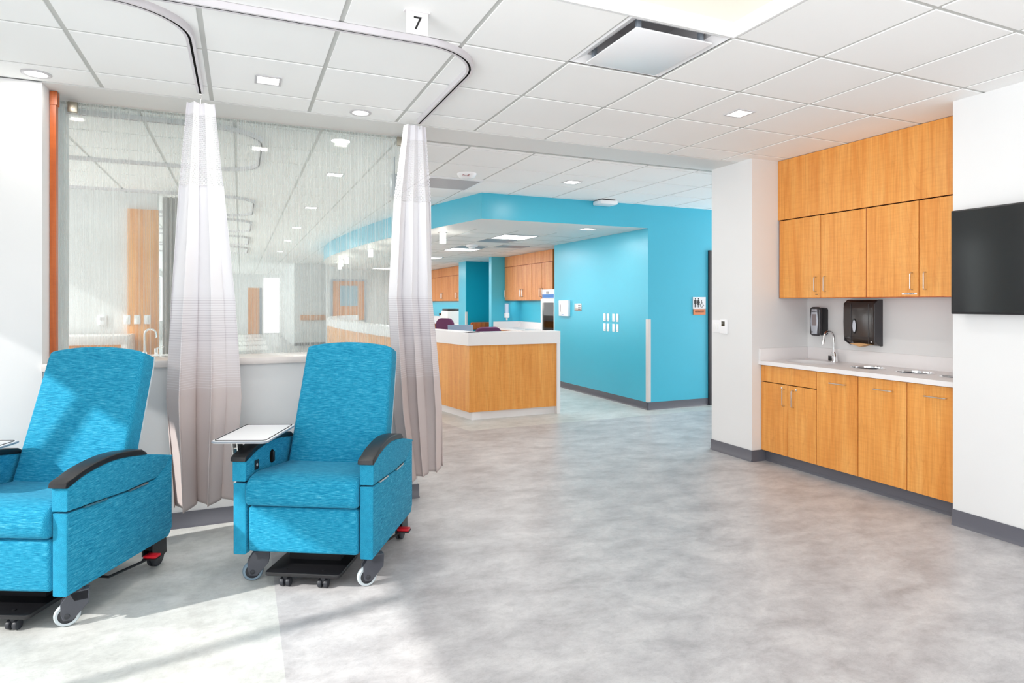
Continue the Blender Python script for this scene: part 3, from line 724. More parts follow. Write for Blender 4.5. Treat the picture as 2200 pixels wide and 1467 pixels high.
    for x in (-.10, .10):
        m_ = MB(); m_.cyl((x - .026, .03, .024), (x - .006, .03, .024), .023, 18, bev=.004); m_.cyl((x + .006, .03, .024), (x + .026, .03, .024), .023, 18, bev=.004); m_.box(x - .012, x + .012, .02, .045, .02, .066, .003)
        m_.build('small_caster', 'dark_rubber', fp)
    # casters
    def swv(mb, x, y, a): mb.bm.transform(Matrix.Translation((x, y, 0)) @ Matrix.Rotation(R(a), 4, 'Z') @ Matrix.Translation((-x, -y, 0)))
    for x, y, front in ((-.279, .085, 1), (.335, .085, 1), (-.309, .72, 0), (.309, .72, 0)):
        if front:
            m_ = MB()
            pr = [(-.020, .035), (.016, .030), (.075, .095), (.080, .155), (.0, .155), (-.030, .110), (-.028, .06)]
            pr = [(y - .02 + a, b) for a, b in pr]
            m_.prism(pr, 'yz', x - .024, x - .017, .002, 1); m_.prism(pr, 'yz', x + .017, x + .024, .002, 1)
            m_.prism([(y + .0, .112), (y + .055, .112), (y + .058, .158), (y - .02, .158)], 'yz', x - .024, x + .024, .003, 1)
            m_.cyl((x, y + .02, .15), (x, y + .02, .175), .018, 16)
            sa = -68 if x < 0 else -55; swv(m_, x, y, sa)
            cs = m_.build('caster', 'fork_grey', t)
            m_ = MB(); m_.lathe([(.036, -.013), (.046, -.013), (.051, -.007), (.052, 0), (.051, .007), (.046, .013), (.036, .013)], (x, y - .025, .052), 32, 'x')
            swv(m_, x, y, sa)
            m_.build('tyre', 'pale_rubber' if x > 0 else 'grey_rubber', cs)
            m_ = MB(); m_.cyl((x - .011, y - .025, .052), (x + .011, y - .025, .052), .038, 28, bev=.004); m_.cyl((x - .027, y - .025, .052), (x + .027, y - .025, .052), .012, 16, bev=.002); swv(m_, x, y, sa); m_.build('hub', 'dark_rubber', cs)
        else:
            m_ = MB()
            pr = [(y - .075, .075), (y - .07, .16), (y + .03, .165), (y + .052, .135), (y + .055, .055), (y + .015, .045), (y - .03, .06)]
            m_.prism(pr, 'yz', x - .032, x - .024, .003, 1); m_.prism(pr, 'yz', x + .024, x + .032, .003, 1)
            m_.prism([(y - .07, .11), (y - .07, .165), (y + .03, .165), (y + .05, .13), (y + .02, .11)], 'yz', x - .028, x + .028, .003, 1)
            cs = m_.build('caster', 'black_plastic', t)
            for q in (-.012, .012):
                m_ = MB(); m_.cyl((x + q - .008, y, .052), (x + q + .008, y, .052), .052, 28, bev=.005); m_.build('tyre', 'dark_rubber', cs)
    for sx in (-1, 1):
        m_ = MB(); m_.box(sx * .36 - .035, sx * .36 + .035, .585, .635, .092, .106, .004); m_.build('brake_pedal', 'red_plastic', t)
        m_ = MB(); m_.tube([(sx * .35, .61, .090), (sx * .33, .56, .082), (sx * .27, .40, .075), (sx * .20, .40, .078), (sx * .1, .40, .085)], .007, 8); m_.box(sx * .36 - .038, sx * .36 + .038, .580, .640, .084, .092, .003); m_.build('brake_rod', 'black_plastic', t)
    # controls on the inner face of the left arm
    m_ = MB(); m_.box(-.301, -.296, .086, .128, .574, .624, .002); op = m_.build('power_outlet', 'black_plastic', t)
    m_ = MB(); m_.cyl((-.2965, .107, .599), (-.2945, .107, .599), .008, 14); m_.build('socket', 'panel_grey', op)
    pts = [(.276 + .024 * math.cos(a) * 1.0, .604 + .037 * math.sin(a)) for a in [2 * math.pi * k / 24 for k in range(24)]]
    m_ = MB(); m_.prism(pts, 'yz', -.301, -.295, .002, 2); lv = m_.build('lever_cup', 'black_gap', t)
    m_ = MB(); m_.box(-.296, -.283, .268, .284, .575, .633, .004); m_.build('lever', 'black_plastic', lv)
    m_ = MB(); m_.cyl((-.372, .30, .36), (-.392, .30, .36), .014, 16, bev=.003); m_.build('side_knob', 'dark_rubber', t)
    # tray table over the left arm
    tm = Matrix.Translation((-.34, .0, 0)) @ Matrix.Rotation(R(6.5), 4, 'Z')
    m_ = MB(); m_.prism(rrect(-.145, .145, .0, .45, .03), 'xy', .732, .746, .004, 2, mtx=tm)
    tr = m_.build('tray_table', 'white_plastic', t)
    m_ = MB()
    o4 = rrect(-.133, .133, .012, .438, .024, 5); m_.tube([tuple(tm @ Vector((x, y, .7462))) for x, y in o4], .0028, 6, closed=True)
    m_.build('edge_line', 'ink', tr)
    m_ = MB(); m_.tube([tuple(tm @ Vector((x, y, .7395))) for x, y in rrect(-.1455, .1455, -.0005, .4505, .03, 5)], .0045, 8, closed=True); m_.build('edge_trim', 'grey_metal', tr)
    m_ = MB(); m_.box(-.43, -.33, .04, .12, .722, .733, .002); m_.prism([(.05, .728), (.11, .728), (.10, .66), (.08, .62), (.06, .66)], 'yz', -.408, -.402); m_.prism([(.05, .728), (.11, .728), (.10, .66), (.08, .62), (.06, .66)], 'yz', -.366 - .015, -.36 - .015)
    m_.cyl((-.41, .08, .69), (-.372, .08, .69), .006, 12); m_.box(-.405, -.385, .06, .10, .50, .64, .003); m_.build('tray_bracket', 'steel', tr)
    return t
rc = recliner()
r2 = copy_tree(rc); r2.location = (-1.030, 3.455, 0); r2.rotation_euler = (0, 0, R(-26.4))
r2['label'] = 'teal fabric medical recliner at far left, sunlight across its backrest'
for o_ in (rc, r2): o_['group'] = 'teal recliners along the partition'

# ------------------------------------------------------------------ cabinets on the right
def handle_v(mb, x, y, z0, z1, r=.0042, d=.028):
    mb.tube([(x, y, z0), (x - d + .008, y, z0), (x - d, y, z0 + .008), (x - d, y, z1 - .008), (x - d + .008, y, z1), (x, y, z1)], r, 8)
def handle_h(mb, x, y0, y1, z, r=.0042, d=.028):
    mb.tube([(x, y0, z), (x - d + .008, y0, z), (x - d, y0 + .008, z), (x - d, y1 - .008, z), (x - d + .008, y1, z), (x, y1, z)], r, 8)
FX = 4.407
def base_cab(y0, y1, label, kind):
    t = thing('base_cabinet', label, 'cabinet', (FX, (y0 + y1) / 2, 0), 0)
    m_ = MB(); m_.box(FX + .02, 4.98, y0 + .001, y0 + .016, .102, .886); m_.box(FX + .02, 4.98, y1 - .016, y1 - .001, .102, .886); m_.box(FX + .02, 4.98, y0 + .016, y1 - .016, .102, .12); m_.box(4.965, 4.98, y0 + .016, y1 - .016, .12, .886); m_.box(FX + .021, FX + .025, y0, y1, .104, .886); part(m_, 'carcass', 'black_gap', t)
    m_ = MB(); m_.prism([(4.470, 0), (4.447, 0), (4.451, .006), (4.462, .02), (4.462, .102), (4.470, .102)], 'xz', y0, y1); part(m_, 'toe_kick', 'base_dark', t)
    if kind == 'sink':
        m_ = MB(); m_.box(FX, FX + .02, y0 + .001, y1 - .003, .737, .883, .0015, 1); part(m_, 'apron_panel', 'wood', t)
        ym = 4.055
        for a, b, hy, ly in ((ym + .002, y1 - .003, 4.092, 4.135), (y0 + .001, ym - .002, 3.991, 3.965)):
            m_ = MB(); m_.box(FX, FX + .02, a + .001, b - .001, .104, .730, .0015, 1); dr = part(m_, 'door', 'wood', t)
            m_ = MB(); handle_v(m_, FX, hy, .545, .692); attach(m_.build('handle', 'steel'), t).name = 'handle'
            m_ = MB(); m_.cyl((FX, (4.118 if a > ym else 3.962), .700), (FX - .004, (4.118 if a > ym else 3.962), .700), .009, 16, bev=.001); part(m_, 'lock', 'steel', t)
    else:
        m_ = MB(); m_.box(FX, FX + .02, y0 + .003, y1 - .003, .104, .883, .0015, 1); part(m_, 'door', 'wood', t)
        yc = (y0 + y1) / 2 - .015; m_ = MB(); handle_h(m_, FX, yc - .072, yc + .072, .805); part(m_, 'handle', 'steel', t)
base_cab(3.756, 4.36, 'wooden sink base cabinet with two small lockable doors', 'sink')
base_cab(3.375, 3.756, 'wooden waste cabinet with full-height front beside the sink base', 'bin')
base_cab(2.986, 3.375, 'wooden waste cabinet in the middle of the three full-height fronts', 'bin')
base_cab(2.606, 2.986, 'wooden waste cabinet next to the television wall, below the countertop end', 'bin')

t = thing('countertop', 'white solid surface countertop with oval sink in the wall niche', 'countertop', (4.7, 3.48, .925))
m_ = MB()
# top with oval sink cut-out and three bin holes, assembled from cells
def plate_with_holes(mb, x0, x1, y0, y1, holes, z, zb):
    ys = sorted(holes, key=lambda h: h[1]); cuts = [y0] + [(ys[i][1] + ys[i][3] + ys[i + 1][1] - ys[i + 1][3]) / 2 for i in range(len(ys) - 1)] + [y1]
    bm = mb.bm
    for (cx, cy, rx, ry), c0_, c1_2 in zip(ys, cuts, cuts[1:]):
        n = 48; ins = []; outs = []
        for k in range(n):
            a = 2 * math.pi * k / n + math.pi / 4; dx, dy = math.cos(a), math.sin(a)
            ins.append((cx + rx * dx, cy + ry * dy))
            q = k / n * 4; s_ = int(q); fr = q - s_
            c4 = [(x1, c1_2), (x0, c1_2), (x0, c0_), (x1, c0_)]; p, r_ = c4[s_], c4[(s_ + 1) % 4]
            outs.append((p[0] + (r_[0] - p[0]) * fr, p[1] + (r_[1] - p[1]) * fr))
        for k in range(n):
            k2 = (k + 1) % n
            bm.faces.new([bm.verts.new((*p, z)) for p in (ins[k], outs[k], outs[k2], ins[k2])])
            bm.faces.new([bm.verts.new((*p, h)) for p, h in ((ins[k], z), (ins[k2], z), (ins[k2], zb), (ins[k], zb))])
    bmesh.ops.remove_doubles(bm, verts=bm.verts[:], dist=1e-5)
    bmesh.ops.recalc_face_normals(bm, faces=bm.faces[:])
HO = [(4.69, 4.06, .165, .225), (4.72, 3.525, .118, .118), (4.72, 3.135, .118, .118), (4.72, 2.80, .118, .118)]
plate_with_holes(m_, 4.378, 4.985, 2.606, 4.36, HO, .925, .892)
m_.box(4.376, 4.379, 2.606, 4.36, .889, .925); part(m_, 'slab', 'white_solid', t, ang=20)
m_ = MB(); m_.box(4.985, 4.999, 2.606, 4.345, .90, 1.035, .001); m_.box(4.385, 4.999, 4.346, 4.361, .90, 1.035, .001); part(m_, 'backsplash', 'white_solid', t)
m_ = MB(); m_.lathe([(1.0, .893), (.99, .86), (.90, .80), (.6, .775), (0, .77)], (0, 0, 0), 40); m_.bm.transform(Matrix.Translation((4.69, 4.06, 0)) @ Matrix.Diagonal((.172, .232, 1, 1)))
part(m_, 'sink_basin', 'white_plastic', t)
for (cx, cy, rx, ry), lb in zip(HO[1:], ('nearest the faucet', 'in the middle of the row', 'cut off by the television wall')):
    m_ = MB(); m_.lathe([(.113, .915), (.114, .926), (.120, .9285), (.130, .9256)], (cx, cy, 0), 36); m_.mat(1).lathe([(.116, .76), (.112, .80), (.1125, .915)], (cx, cy, 0), 36); m_.mat(1).lathe([(0, .762), (.116, .76)], (cx, cy, 0), 36); o = m_.build('waste_chute', ['chrome', 'base_dark'], loc=(cx, cy, .926))
    tag(o, 'round steel waste chute ring in the white countertop, ' + lb, 'waste chute')
t = thing('faucet', 'chrome gooseneck sensor faucet behind the oval sink', 'faucet', (4.91, 4.0, .925))
m_ = MB(); m_.lathe([(.0, .09), (.016, .088), (.030, .06), (.033, .02), (.034, 0)], (0, 0, 0), 24); m_.box(-.046, -.01, -.022, .022, .004, .062, .006); m_.build('base', 'chrome', t)
m_ = MB(); m_.box(-.050, -.044, -.017, .017, .010, .055, .002); m_.build('sensor', 'black_plastic', t)
m_ = MB(); m_.tube([(0, 0, .06), (0, 0, .215)] + [(-.062 + .062 * math.cos(R(a)), 0, .215 + .062 * math.sin(R(a))) for a in range(15, 166, 15)] + [(-.124, 0, .205), (-.134, 0, .178)], .0095, 12); m_.cyl((-.131, 0, .19), (-.138, 0, .160), .012, 16); m_.build('spout', 'chrome', t)

# upper cabinets
UX = 4.616
m_ = MB(); m_.box(UX, UX + .02, 2.606, 4.36, 2.226, CE - .004, .001, 1); tag(m_.build('cabinet_fascia', 'wood'), 'wide wooden fascia panel above the wall cabinets', 'panel')
def upper_cab(y0, y1, ym, hs, label):
    t = thing('wall_cabinet', label, 'cabinet', (UX, (y0 + y1) / 2, 1.5), 0)
    m_ = MB(); m_.box(UX + .022, 4.995, y0 + .001, y1 - .001, 1.510, CE - .006); m_.mat(1).box(UX + .002, 4.995, y0, y1, 1.498, 1.510); m_.mat(1).box(UX + .002, UX + .025, y1 - .004, y1 - .0005, 1.5, 2.222); part(m_, 'carcass', ['black_gap', 'wood_post'], t)
    for a, b, h in ((ym + .003, y1 - .005, hs[0]), (y0 + .003, ym - .003, hs[1])):
        m_ = MB(); m_.box(UX, UX + .02, a, b, 1.503, 2.217, .0015, 1); part(m_, 'door', 'wood', t)
        m_ = MB(); handle_v(m_, UX, h, 1.556, 1.682); part(m_, 'handle', 'steel', t)
    return t
ta = upper_cab(3.461, 4.345, 3.891, (3.938, 3.842), 'wooden two-door wall cabinet above the soap dispenser')
tb = upper_cab(2.606, 3.461, 3.036, (3.085, 2.984), 'wooden two-door wall cabinet nearer the television')
m_ = MB(); m_.box(UX - .001, UX, 3.05, 3.165, 1.519, 1.531); part(m_, 'label_strip', 'sign_white', tb)
attach(text('label_lettering', 'CLEAN SUPPLIES', .0105, 'ink', (UX - .0015, 3.107, 1.525), FACE_MX), tb)
m_ = MB(); m_.box(UX - .001, UX, 3.918, 3.945, 1.527, 1.533); part(m_, 'label_strip', 'dark_line', ta)

# soap dispenser
t = thing('soap_dispenser', 'black and silver soap dispenser on wall above the sink', 'soap dispenser', (5.0, 4.19, 1.15))
m_ = MB(); m_.prism(rrect(-.062, .062, .005, .26, .022), 'yz', -.075, -.001, .008, 2); m_.build('body', 'black_plastic', t)
m_ = MB(); m_.prism(rrect(-.058, .058, .0, .268, .030), 'yz', -.108, -.075, .014, 3); m_.build('cover', 'smoke_side', t)
m_ = MB(); pr = [(-.036 - .006 * math.cos(math.pi * (k / 10 - .5) * 2), .015 + .235 * k / 10) for k in range(11)] + [(.036 + .006 * math.cos(math.pi * (k / 10 - .5) * 2), .015 + .235 * k / 10) for k in range(10, -1, -1)]
m_.prism(pr, 'yz', -.114, -.100, .004, 2); m_.build('face_plate', 'silver_plastic', t)
m_ = MB(); m_.prism(rrect(-.024, .024, .095, .200, .008), 'yz', -.1165, -.110, .001, 1); m_.build('window', 'window_smoke', t)
m_ = MB(); m_.cyl((-.117, .020, .035), (-.110, .020, .035), .006, 12); m_.build('sensor', 'ink', t)
text('lettering', 'PROVON', .0145, 'ink', (-.1152, 0, .225), FACE_MX, t)
# paper towel dispenser
t = thing('towel_dispenser', 'smoked dark plastic paper towel dispenser with oval window', 'towel dispenser', (5.0, 3.74, 1.09))
pr = [(0, .0), (-.03, .0), (-.085, .035), (-.118, .075), (-.122, .20), (-.120, .330), (-.105, .372), (-.07, .388), (0, .390)]
m_ = MB(); m_.prism(pr, 'xz', -.142, .142, .012, 3); m_.build('cover', 'smoke_plastic', t)
m_ = MB(); m_.prism([(0, -.004), (-.03, -.004), (-.104, .035), (-.108, .36), (-.06, .393), (0, .394)], 'xz', -.147, -.140, .003, 1); m_.prism([(0, -.004), (-.03, -.004), (-.104, .035), (-.108, .36), (-.06, .393), (0, .394)], 'xz', .140, .147, .003, 1); m_.build('side_panel', 'smoke_side', t)
el = lambda rx, rz, cy, cz: [(cy + rx * math.cos(2 * math.pi * k / 28), cz + rz * math.sin(2 * math.pi * k / 28)) for k in range(28)]
m_ = MB(); m_.prism(el(.022, .064, .028, .165), 'yz', -.126, -.118, .002, 2); ov = m_.build('oval_bezel', 'ink', t)
m_ = MB(); m_.prism(el(.015, .054, .028, .165), 'yz', -.1285, -.12, .001, 1); m_.build('oval_window', 'silver_plastic', ov)
m_ = MB(); m_.prism([(-.10, .008), (-.06, .006), (.0, -.014), (.06, .002), (.10, .008), (.06, .014), (0, .02), (-.06, .014)], 'yz', -.098, -.02, .001, 1); m_.build('paper_towel', 'paper_brown', t)
m_ = MB(); m_.cyl((-.109, -.120, .035), (-.112, -.120, .035), .005, 10); m_.build('lock', 'white_plastic', t)
m_ = MB(); m_.prism([(.060, .02), (.064, .02), (.064, .36), (.060, .36)], 'yz', -.1245, -.119); m_.prism([(-.106, .02), (-.102, .02), (-.102, .36), (-.106, .36)], 'yz', -.1245, -.119); m_.build('cover_rib', 'smoke_side', t)

# television
t = thing('television', 'large black flat screen television mounted on right wall', 'television', (4.30, 1.99, 1.72))
m_ = MB(); m_.box(-.088, -.050, -.572, .572, -.335, .330, .004); m_.box(-.05, -.03, -.45, .45, -.25, .22, .01); m_.build('housing', 'black_plastic', t)
m_ = MB(); m_.box(-.0895, -.087, -.562, .562, -.322, .320); m_.build('screen', 'screen', t)
m_ = MB(); m_.box(-.05, .0, -.2, .2, -.15, .15); m_.build('wall_mount', 'black_gap', t)

# column fittings
t = thing('switch_plate', 'white double switch plate on the column left of thermostat', 'switch', (4.30, 4.822, 1.225))
m_ = MB(); m_.box(-.006, 0, -.055, .055, -.062, .062, .002); m_.build('plate', 'white_plastic', t)
for y in (-.022, .022):
    m_ = MB(); m_.box(-.010, -.005, y - .010, y + .010, -.03, .03, .002); m_.build('rocker', 'shade_cream', t)
t = thing('thermostat', 'white wall thermostat with dark display on the column', 'thermostat', (4.30, 4.712, 1.225))
m_ = MB(); m_.box(-.022, 0, -.045, .045, -.068, .068, .004); m_.build('body', 'white_plastic', t)
m_ = MB(); m_.box(-.0235, -.021, -.022, .022, .005, .052, .001); m_.build('display', 'lcd', t)

# restroom sign
t = thing('restroom_sign', 'white and orange restroom sign on the blue wall', 'sign', (5.937, 7.02, 1.292))
m_ = MB(); m_.box(-.112, .112, -.012, 0, .078, .244, .001, 1); m_.build('plate', 'sign_white', t)
m_ = MB(); m_.box(-.104, .108, -.013, 0, -.004, .076, .001, 1); m_.build('name_panel', 'orange_sign', t)
text('lettering', 'RESTROOM', .030, 'ink', (.0, -.0142, .040), FACE_MY, t)
def man(cx, woman=False):
    m_ = MB(); m_.cyl((cx, -.0135, .218), (cx, -.0120, .218), .010, 16)
    if not woman: m_.prism([(cx - .018, .205), (cx + .018, .205), (cx + .021, .195), (cx + .021, .150), (cx + .014, .150), (cx + .013, .188), (cx + .012, .100), (cx + .002, .100), (cx + .002, .148), (cx - .002, .148), (cx - .002, .100), (cx - .012, .100), (cx - .013, .188), (cx - .014, .150), (cx - .021, .150), (cx - .021, .195)], 'xz', -.0135, -.012)
    else: m_.prism([(cx - .014, .205), (cx + .014, .205), (cx + .026, .160), (cx + .019, .157), (cx + .011, .185), (cx + .022, .135), (cx + .011, .135), (cx + .010, .100), (cx + .002, .100), (cx + .002, .135), (cx - .002, .135), (cx - .002, .100), (cx - .010, .100), (cx - .011, .135), (cx - .022, .135), (cx - .011, .185), (cx - .019, .157), (cx - .026, .160)], 'xz', -.0135, -.012)
    m_.build('pictogram', 'ink', t)
man(-.072); man(-.018, True)
m_ = MB(); m_.cyl((.036, -.0135, .192), (.036, -.0120, .192), .007, 14)
m_.tube([(.036, -.0128, .185), (.038, -.0128, .152), (.060, -.0128, .152), (.072, -.0128, .120), (.082, -.0128, .124)], .0035, 6)
m_.tube([(.040 + .025 * math.cos(R(a)), -.0128, .128 + .026 * math.sin(R(a))) for a in range(110, 350, 15)], .0032, 6)
m_.tube([(.038, -.0128, .168), (.056, -.0128, .166)], .003, 6); m_.build('pictogram', 'ink', t)

# switches and boards on the blue side wall (looks towards -X)
ks = 0
for ci, y in enumerate((8.115, 8.015, 7.865, 7.765)):
    for ri, z in enumerate((1.235, 1.085)):
        t = thing('wall_outlet', 'white narrow wall plate on the blue wall, ' + ('upper' if ri == 0 else 'lower') + ' row, ' + ['leftmost', 'second from left', 'third from left', 'rightmost'][ci], 'switch', (5.07, y, z), 0, 'white plates on the blue wall')
        m_ = MB(); m_.box(-.008, 0, -.032, .032, -.058, .058, .002); m_.build('plate', 'white_plastic', t)
        m_ = MB(); m_.box(-.009, -.0075, -.008, .008, -.040, -.032); m_.box(-.009, -.0075, -.006, .006, .034, .038); m_.build('marks', 'panel_grey', t)
t = thing('wall_dispenser', 'white boxy wall dispenser on the blue wall, behind the desk end panel', 'wall dispenser', (5.07, 9.35, 1.36))
m_ = MB(); m_.box(-.05, 0, -.16, .17, -.13, .135, .006); m_.build('body', 'white_plastic', t)
m_ = MB(); m_.box(-.0525, -.049, -.09, .07, -.075, .075, .001); m_.build('panel', 'shade_cream', t)
m_ = MB(); m_.box(-.0530, -.049, .10, .115, -.06, .07); m_.build('slot', 'ink', t)
m_ = MB(); m_.cyl((-.052, .045, -.108), (-.049, .045, -.108), .008, 12); m_.box(-.052, -.049, -.01, .035, -.112, -.104); m_.build('logo_mark', 'box_blue', t)
t = thing('steel_call_panel', 'small brushed steel call panel on the blue wall', 'wall panel', (5.07, 8.93, 1.383))
m_ = MB(); m_.box(-.006, 0, -.115, .115, -.06, .06, .002); m_.build('plate', 'steel', t)
m_ = MB()
for a in (-.07, -.03):
    for b in (-.03, 0, .03): m_.box(-.009, -.005, a - .012, a + .012, b - .009, b + .009)
m_.build('buttons', 'base_dark', t)
# corner guards
def guard(x, y, label, z0=.105, z1=1.232):
    m_ = MB(); s_ = .045; m_.box(x - .004, x, y - .004, y + s_, z0, z1, .001, 1); m_.box(x, x + s_, y - .004, y, z0, z1, .001, 1)
    tag(m_.build('corner_guard', 'sill_stone', loc=(x, y, z0)), label, 'corner guard')
guard(5.07, 7.02, 'tall off white corner guard on the blue wall corner'); guard(5.045, 14.42, 'off white corner guard behind the nurse desk, on the teal wall end', z0=.0)

# ------------------------------------------------------------------ nurse station
t = thing('nurse_desk', 'curved nurse station desk with white top band and wooden front', 'desk', (2.60, 7.30, 0))
DK = smooth_path([(2.57, 7.27), (2.46, 7.88), (2.22, 8.95), (2.06, 10.0), (1.95, 11.2), (1.87, 12.6), (1.85, 14.5), (1.95, 16.0), (2.35, 17.8), (3.0, 19.0)])
m_ = MB(); m_.prism(strip(DK, .0, .26), 'xy', .925, 1.085); m_.prism(strip([(2.57, 7.25), (3.85, 7.25)], 0, -.28), 'xy', .925, 1.085, .002, 1); part(m_, 'counter_band', 'white_solid', t)
m_ = MB(); m_.prism(strip(DK, .022, .20), 'xy', .10, .925); m_.prism(strip([(2.59, 7.272), (3.80, 7.272)], 0, -.2), 'xy', .10, .925); part(m_, 'wood_front', 'wood', t)
m_ = MB(); m_.prism(strip(DK, .065, .18), 'xy', .0, .10); m_.prism(strip([(2.64, 7.31), (3.80, 7.31)], 0, -.15), 'xy', .0, .10); part(m_, 'toe_kick', 'white_solid', t)
m_ = MB(); m_.box(3.80, 3.85, 7.25, 7.55, 0, .925, .002, 1); part(m_, 'end_panel', 'white_solid', t)
m_ = MB(); m_.box(2.75, 3.80, 7.5, 8.2, .72, .75); m_.prism(strip(DK[2:], .26, .9), 'xy', .72, .75); part(m_, 'work_surface', 'white_solid', t)

def office_chair(x, y, rz, w, label, top=1.09):
    t = thing('office_chair', label, 'chair', (x, y, 0), rz)
    prof = rrect(-w, w, .72, top, .12, 6)
    m_ = MB(); m_.prism(prof, 'xz', -.03, .03, .022, 3); m_.build('backrest', 'purple', t)
    m_ = MB(); m_.box(-.24, .24, .05, .50, .44, .52, .03, 3); m_.build('seat', 'purple', t)
    m_ = MB(); m_.cyl((0, .27, .08), (0, .27, .44), .03, 14); m_.box(-.03, .03, -.0, .1, .46, .75, .01); m_.build('stem', 'black_plastic', t)
    m_ = MB()
    for k in range(5):
        a = 2 * math.pi * k / 5; m_.tube([(0, .27, .09), (.28 * math.cos(a), .27 + .28 * math.sin(a), .065)], .02, 8); m_.cyl((.28 * math.cos(a) - .02, .27 + .28 * math.sin(a), .03), (.28 * math.cos(a) + .02, .27 + .28 * math.sin(a), .03), .03, 12)
    m_.build('base', 'black_plastic', t)
office_chair(3.42, 8.75, R(8), .235, 'dark purple office chair back just above the desk front')
o = office_chair(3.10, 9.9, R(-62), .20, 'dark purple office chair seen side on beside the right curtain', 1.20)
t = thing('laptop', 'open grey blue laptop on the nurse station worktop', 'laptop', (2.88, 8.50, .86), R(-12))
m_ = MB(); m_.box(-.17, .17, -.2, .02, 0, .018, .004); m_.build('base', 'grey_metal', t)
m_ = MB(); m_.box(-.18, .18, -.006, .006, .0, .285, .003, mtx=Matrix.Translation((0, -.2, .012)) @ Matrix.Rotation(R(-18), 4, 'X')); m_.build('lid', 'laptop_grey', t)
# shift the laptop stand height: it sits on a shelf
m_ = MB(); m_.box(2.66, 3.12, 8.21, 8.70, .835, .86); m_.box(2.66, 2.69, 8.21, 8.70, 0, .835); m_.box(3.09, 3.12, 8.21, 8.70, 0, .835); tag(m_.build('desk_shelf', 'white_solid'), 'white worktop shelf carrying the open laptop', 'shelf')
# back run of cabinets
def far_upper(x, y0, y1, ndoor, pairs, label, zf=2.24):
    t = thing('wall_cabinet', label, 'cabinet', (x, (y0 + y1) / 2, 1.5))
    m_ = MB(); m_.box(x + .02, 5.755, y0, y1, 1.5, CL - .005); part(m_, 'carcass', 'wood_post', t)
    m_ = MB(); m_.box(x, x + .02, y0, y1, zf, CL - .006, .002, 1); part(m_, 'fascia', 'wood_far', t)
    d = (y1 - y0) / ndoor
    for k in range(ndoor):
        m_ = MB(); m_.box(x, x + .02, y0 + k * d + .006, y0 + (k + 1) * d - .006, 1.505, zf - .012, .002, 1); dr = part(m_, 'door', 'wood_far', t)
        hy = y0 + k * d + (.05 if (k + pairs) % 2 else d - .05)
        m_ = MB(); handle_v(m_, x, hy, 1.58, 1.73, .008, .03); part(m_, 'handle', 'steel', t)
far_upper(5.37, 10.42, 12.74, 5, 0, 'wooden wall cabinets of the nurse station beside the warming cabinet')
far_upper(5.45, 14.97, 20.4, 8, 1, 'wooden wall cabinets at the back of the nurse station above printer', zf=2.22)
t = thing('back_counter', 'white nurse station counter below the wall cabinets, beside the warming cabinet', 'countertop', (5.42, 11.6, 0))
m_ = MB(); m_.box(5.10, 5.755, 10.42, 12.745, .875, .91, .002, 1); m_.box(5.74, 5.755, 10.42, 12.745, .91, 1.04); m_.box(5.10, 5.74, 12.73, 12.745, .91, 1.04); part(m_, 'top', 'white_solid', t)
m_ = MB(); m_.box(5.14, 5.75, 10.42, 12.74, .1, .875); part(m_, 'cabinet_body', 'wood_far', t)
m_ = MB()
for y in (10.85, 11.45, 12.05): m_.lathe([(.10, .8), (.10, .912), (.12, .914)], (5.4, y, 0), 24)
part(m_, 'chute_ring', 'chrome', t)
t = thing('printer_counter', 'low white counter along the back of the nurse station under the printer', 'countertop', (5.35, 17.5, 0))
m_ = MB(); m_.box(5.05, 5.755, 14.97, 20.4, .86, .90, .002, 1); m_.box(5.745, 5.757, 14.97, 20.4, .90, 1.03); part(m_, 'top', 'white_solid', t)
m_ = MB(); m_.box(5.5, 5.75, 14.97, 20.4, .1, .86); 
for y in (15.0, 16.2, 17.4, 18.6): m_.box(5.10, 5.5, y, y + .04, .1, .86)
part(m_, 'cabinet_body', 'wood_post', t)
t = thing('printer', 'white office printer with black paper feed on the back counter', 'printer', (5.38, 16.6, .90))
m_ = MB(); m_.box(-.22, .22, -.35, .25, 0, .33, .02); m_.build('body', 'shade_cream', t)
m_ = MB(); m_.box(-.20, .20, -.30, .22, .33, .39, .02); m_.box(-.23, .0, .27, .42, .20, .26, .01); m_.build('feeder', 'black_plastic', t)
m_ = MB(); m_.box(-.20, .16, .26, .44, 0, .20, .01); m_.build('tray', 'white_plastic', t)
# warming cabinet with glass door
t = thing('warming_cabinet', 'tall white glass door warming cabinet full of folded linen', 'warming cabinet', (5.42, 10.09, 0))
X0, X1, Y0, Y1 = 5.10, 5.72, 9.80, 10.38
m_ = MB(); m_.box(X0 + .03, X1, Y0, Y0 + .03, .1, 1.52); m_.box(X0 + .03, X1, Y1 - .03, Y1, .1, 1.52); m_.box(X0 + .03, X1, Y0, Y1, 1.49, 1.53); m_.box(X0 + .03, X1, Y0, Y1, 0.0, .14); m_.box(X1 - .03, X1, Y0, Y1, .1, 1.52); part(m_, 'body', 'panel_grey', t)
m_ = MB(); 
for z in (.5, .92, 1.15): m_.box(X0 + .06, X1 - .03, Y0 + .03, Y1 - .03, z - .012, z)
part(m_, 'shelf', 'white_plastic', t)
m_ = MB(); m_.box(X0, X0 + .03, Y0, Y0 + .06, .14, 1.53, .003); m_.box(X0, X0 + .03, Y1 - .06, Y1, .14, 1.53, .003); m_.box(X0, X0 + .03, Y0 + .06, Y1 - .06, 1.46, 1.53); m_.box(X0, X0 + .03, Y0 + .06, Y1 - .06, .14, .2); dr = part(m_, 'door', 'white_plastic', t)
m_ = MB(); m_.box(X0 + .012, X0 + .018, Y0 + .06, Y1 - .06, .2, 1.46); part(m_, 'door_glass', 'plain_glass', t)
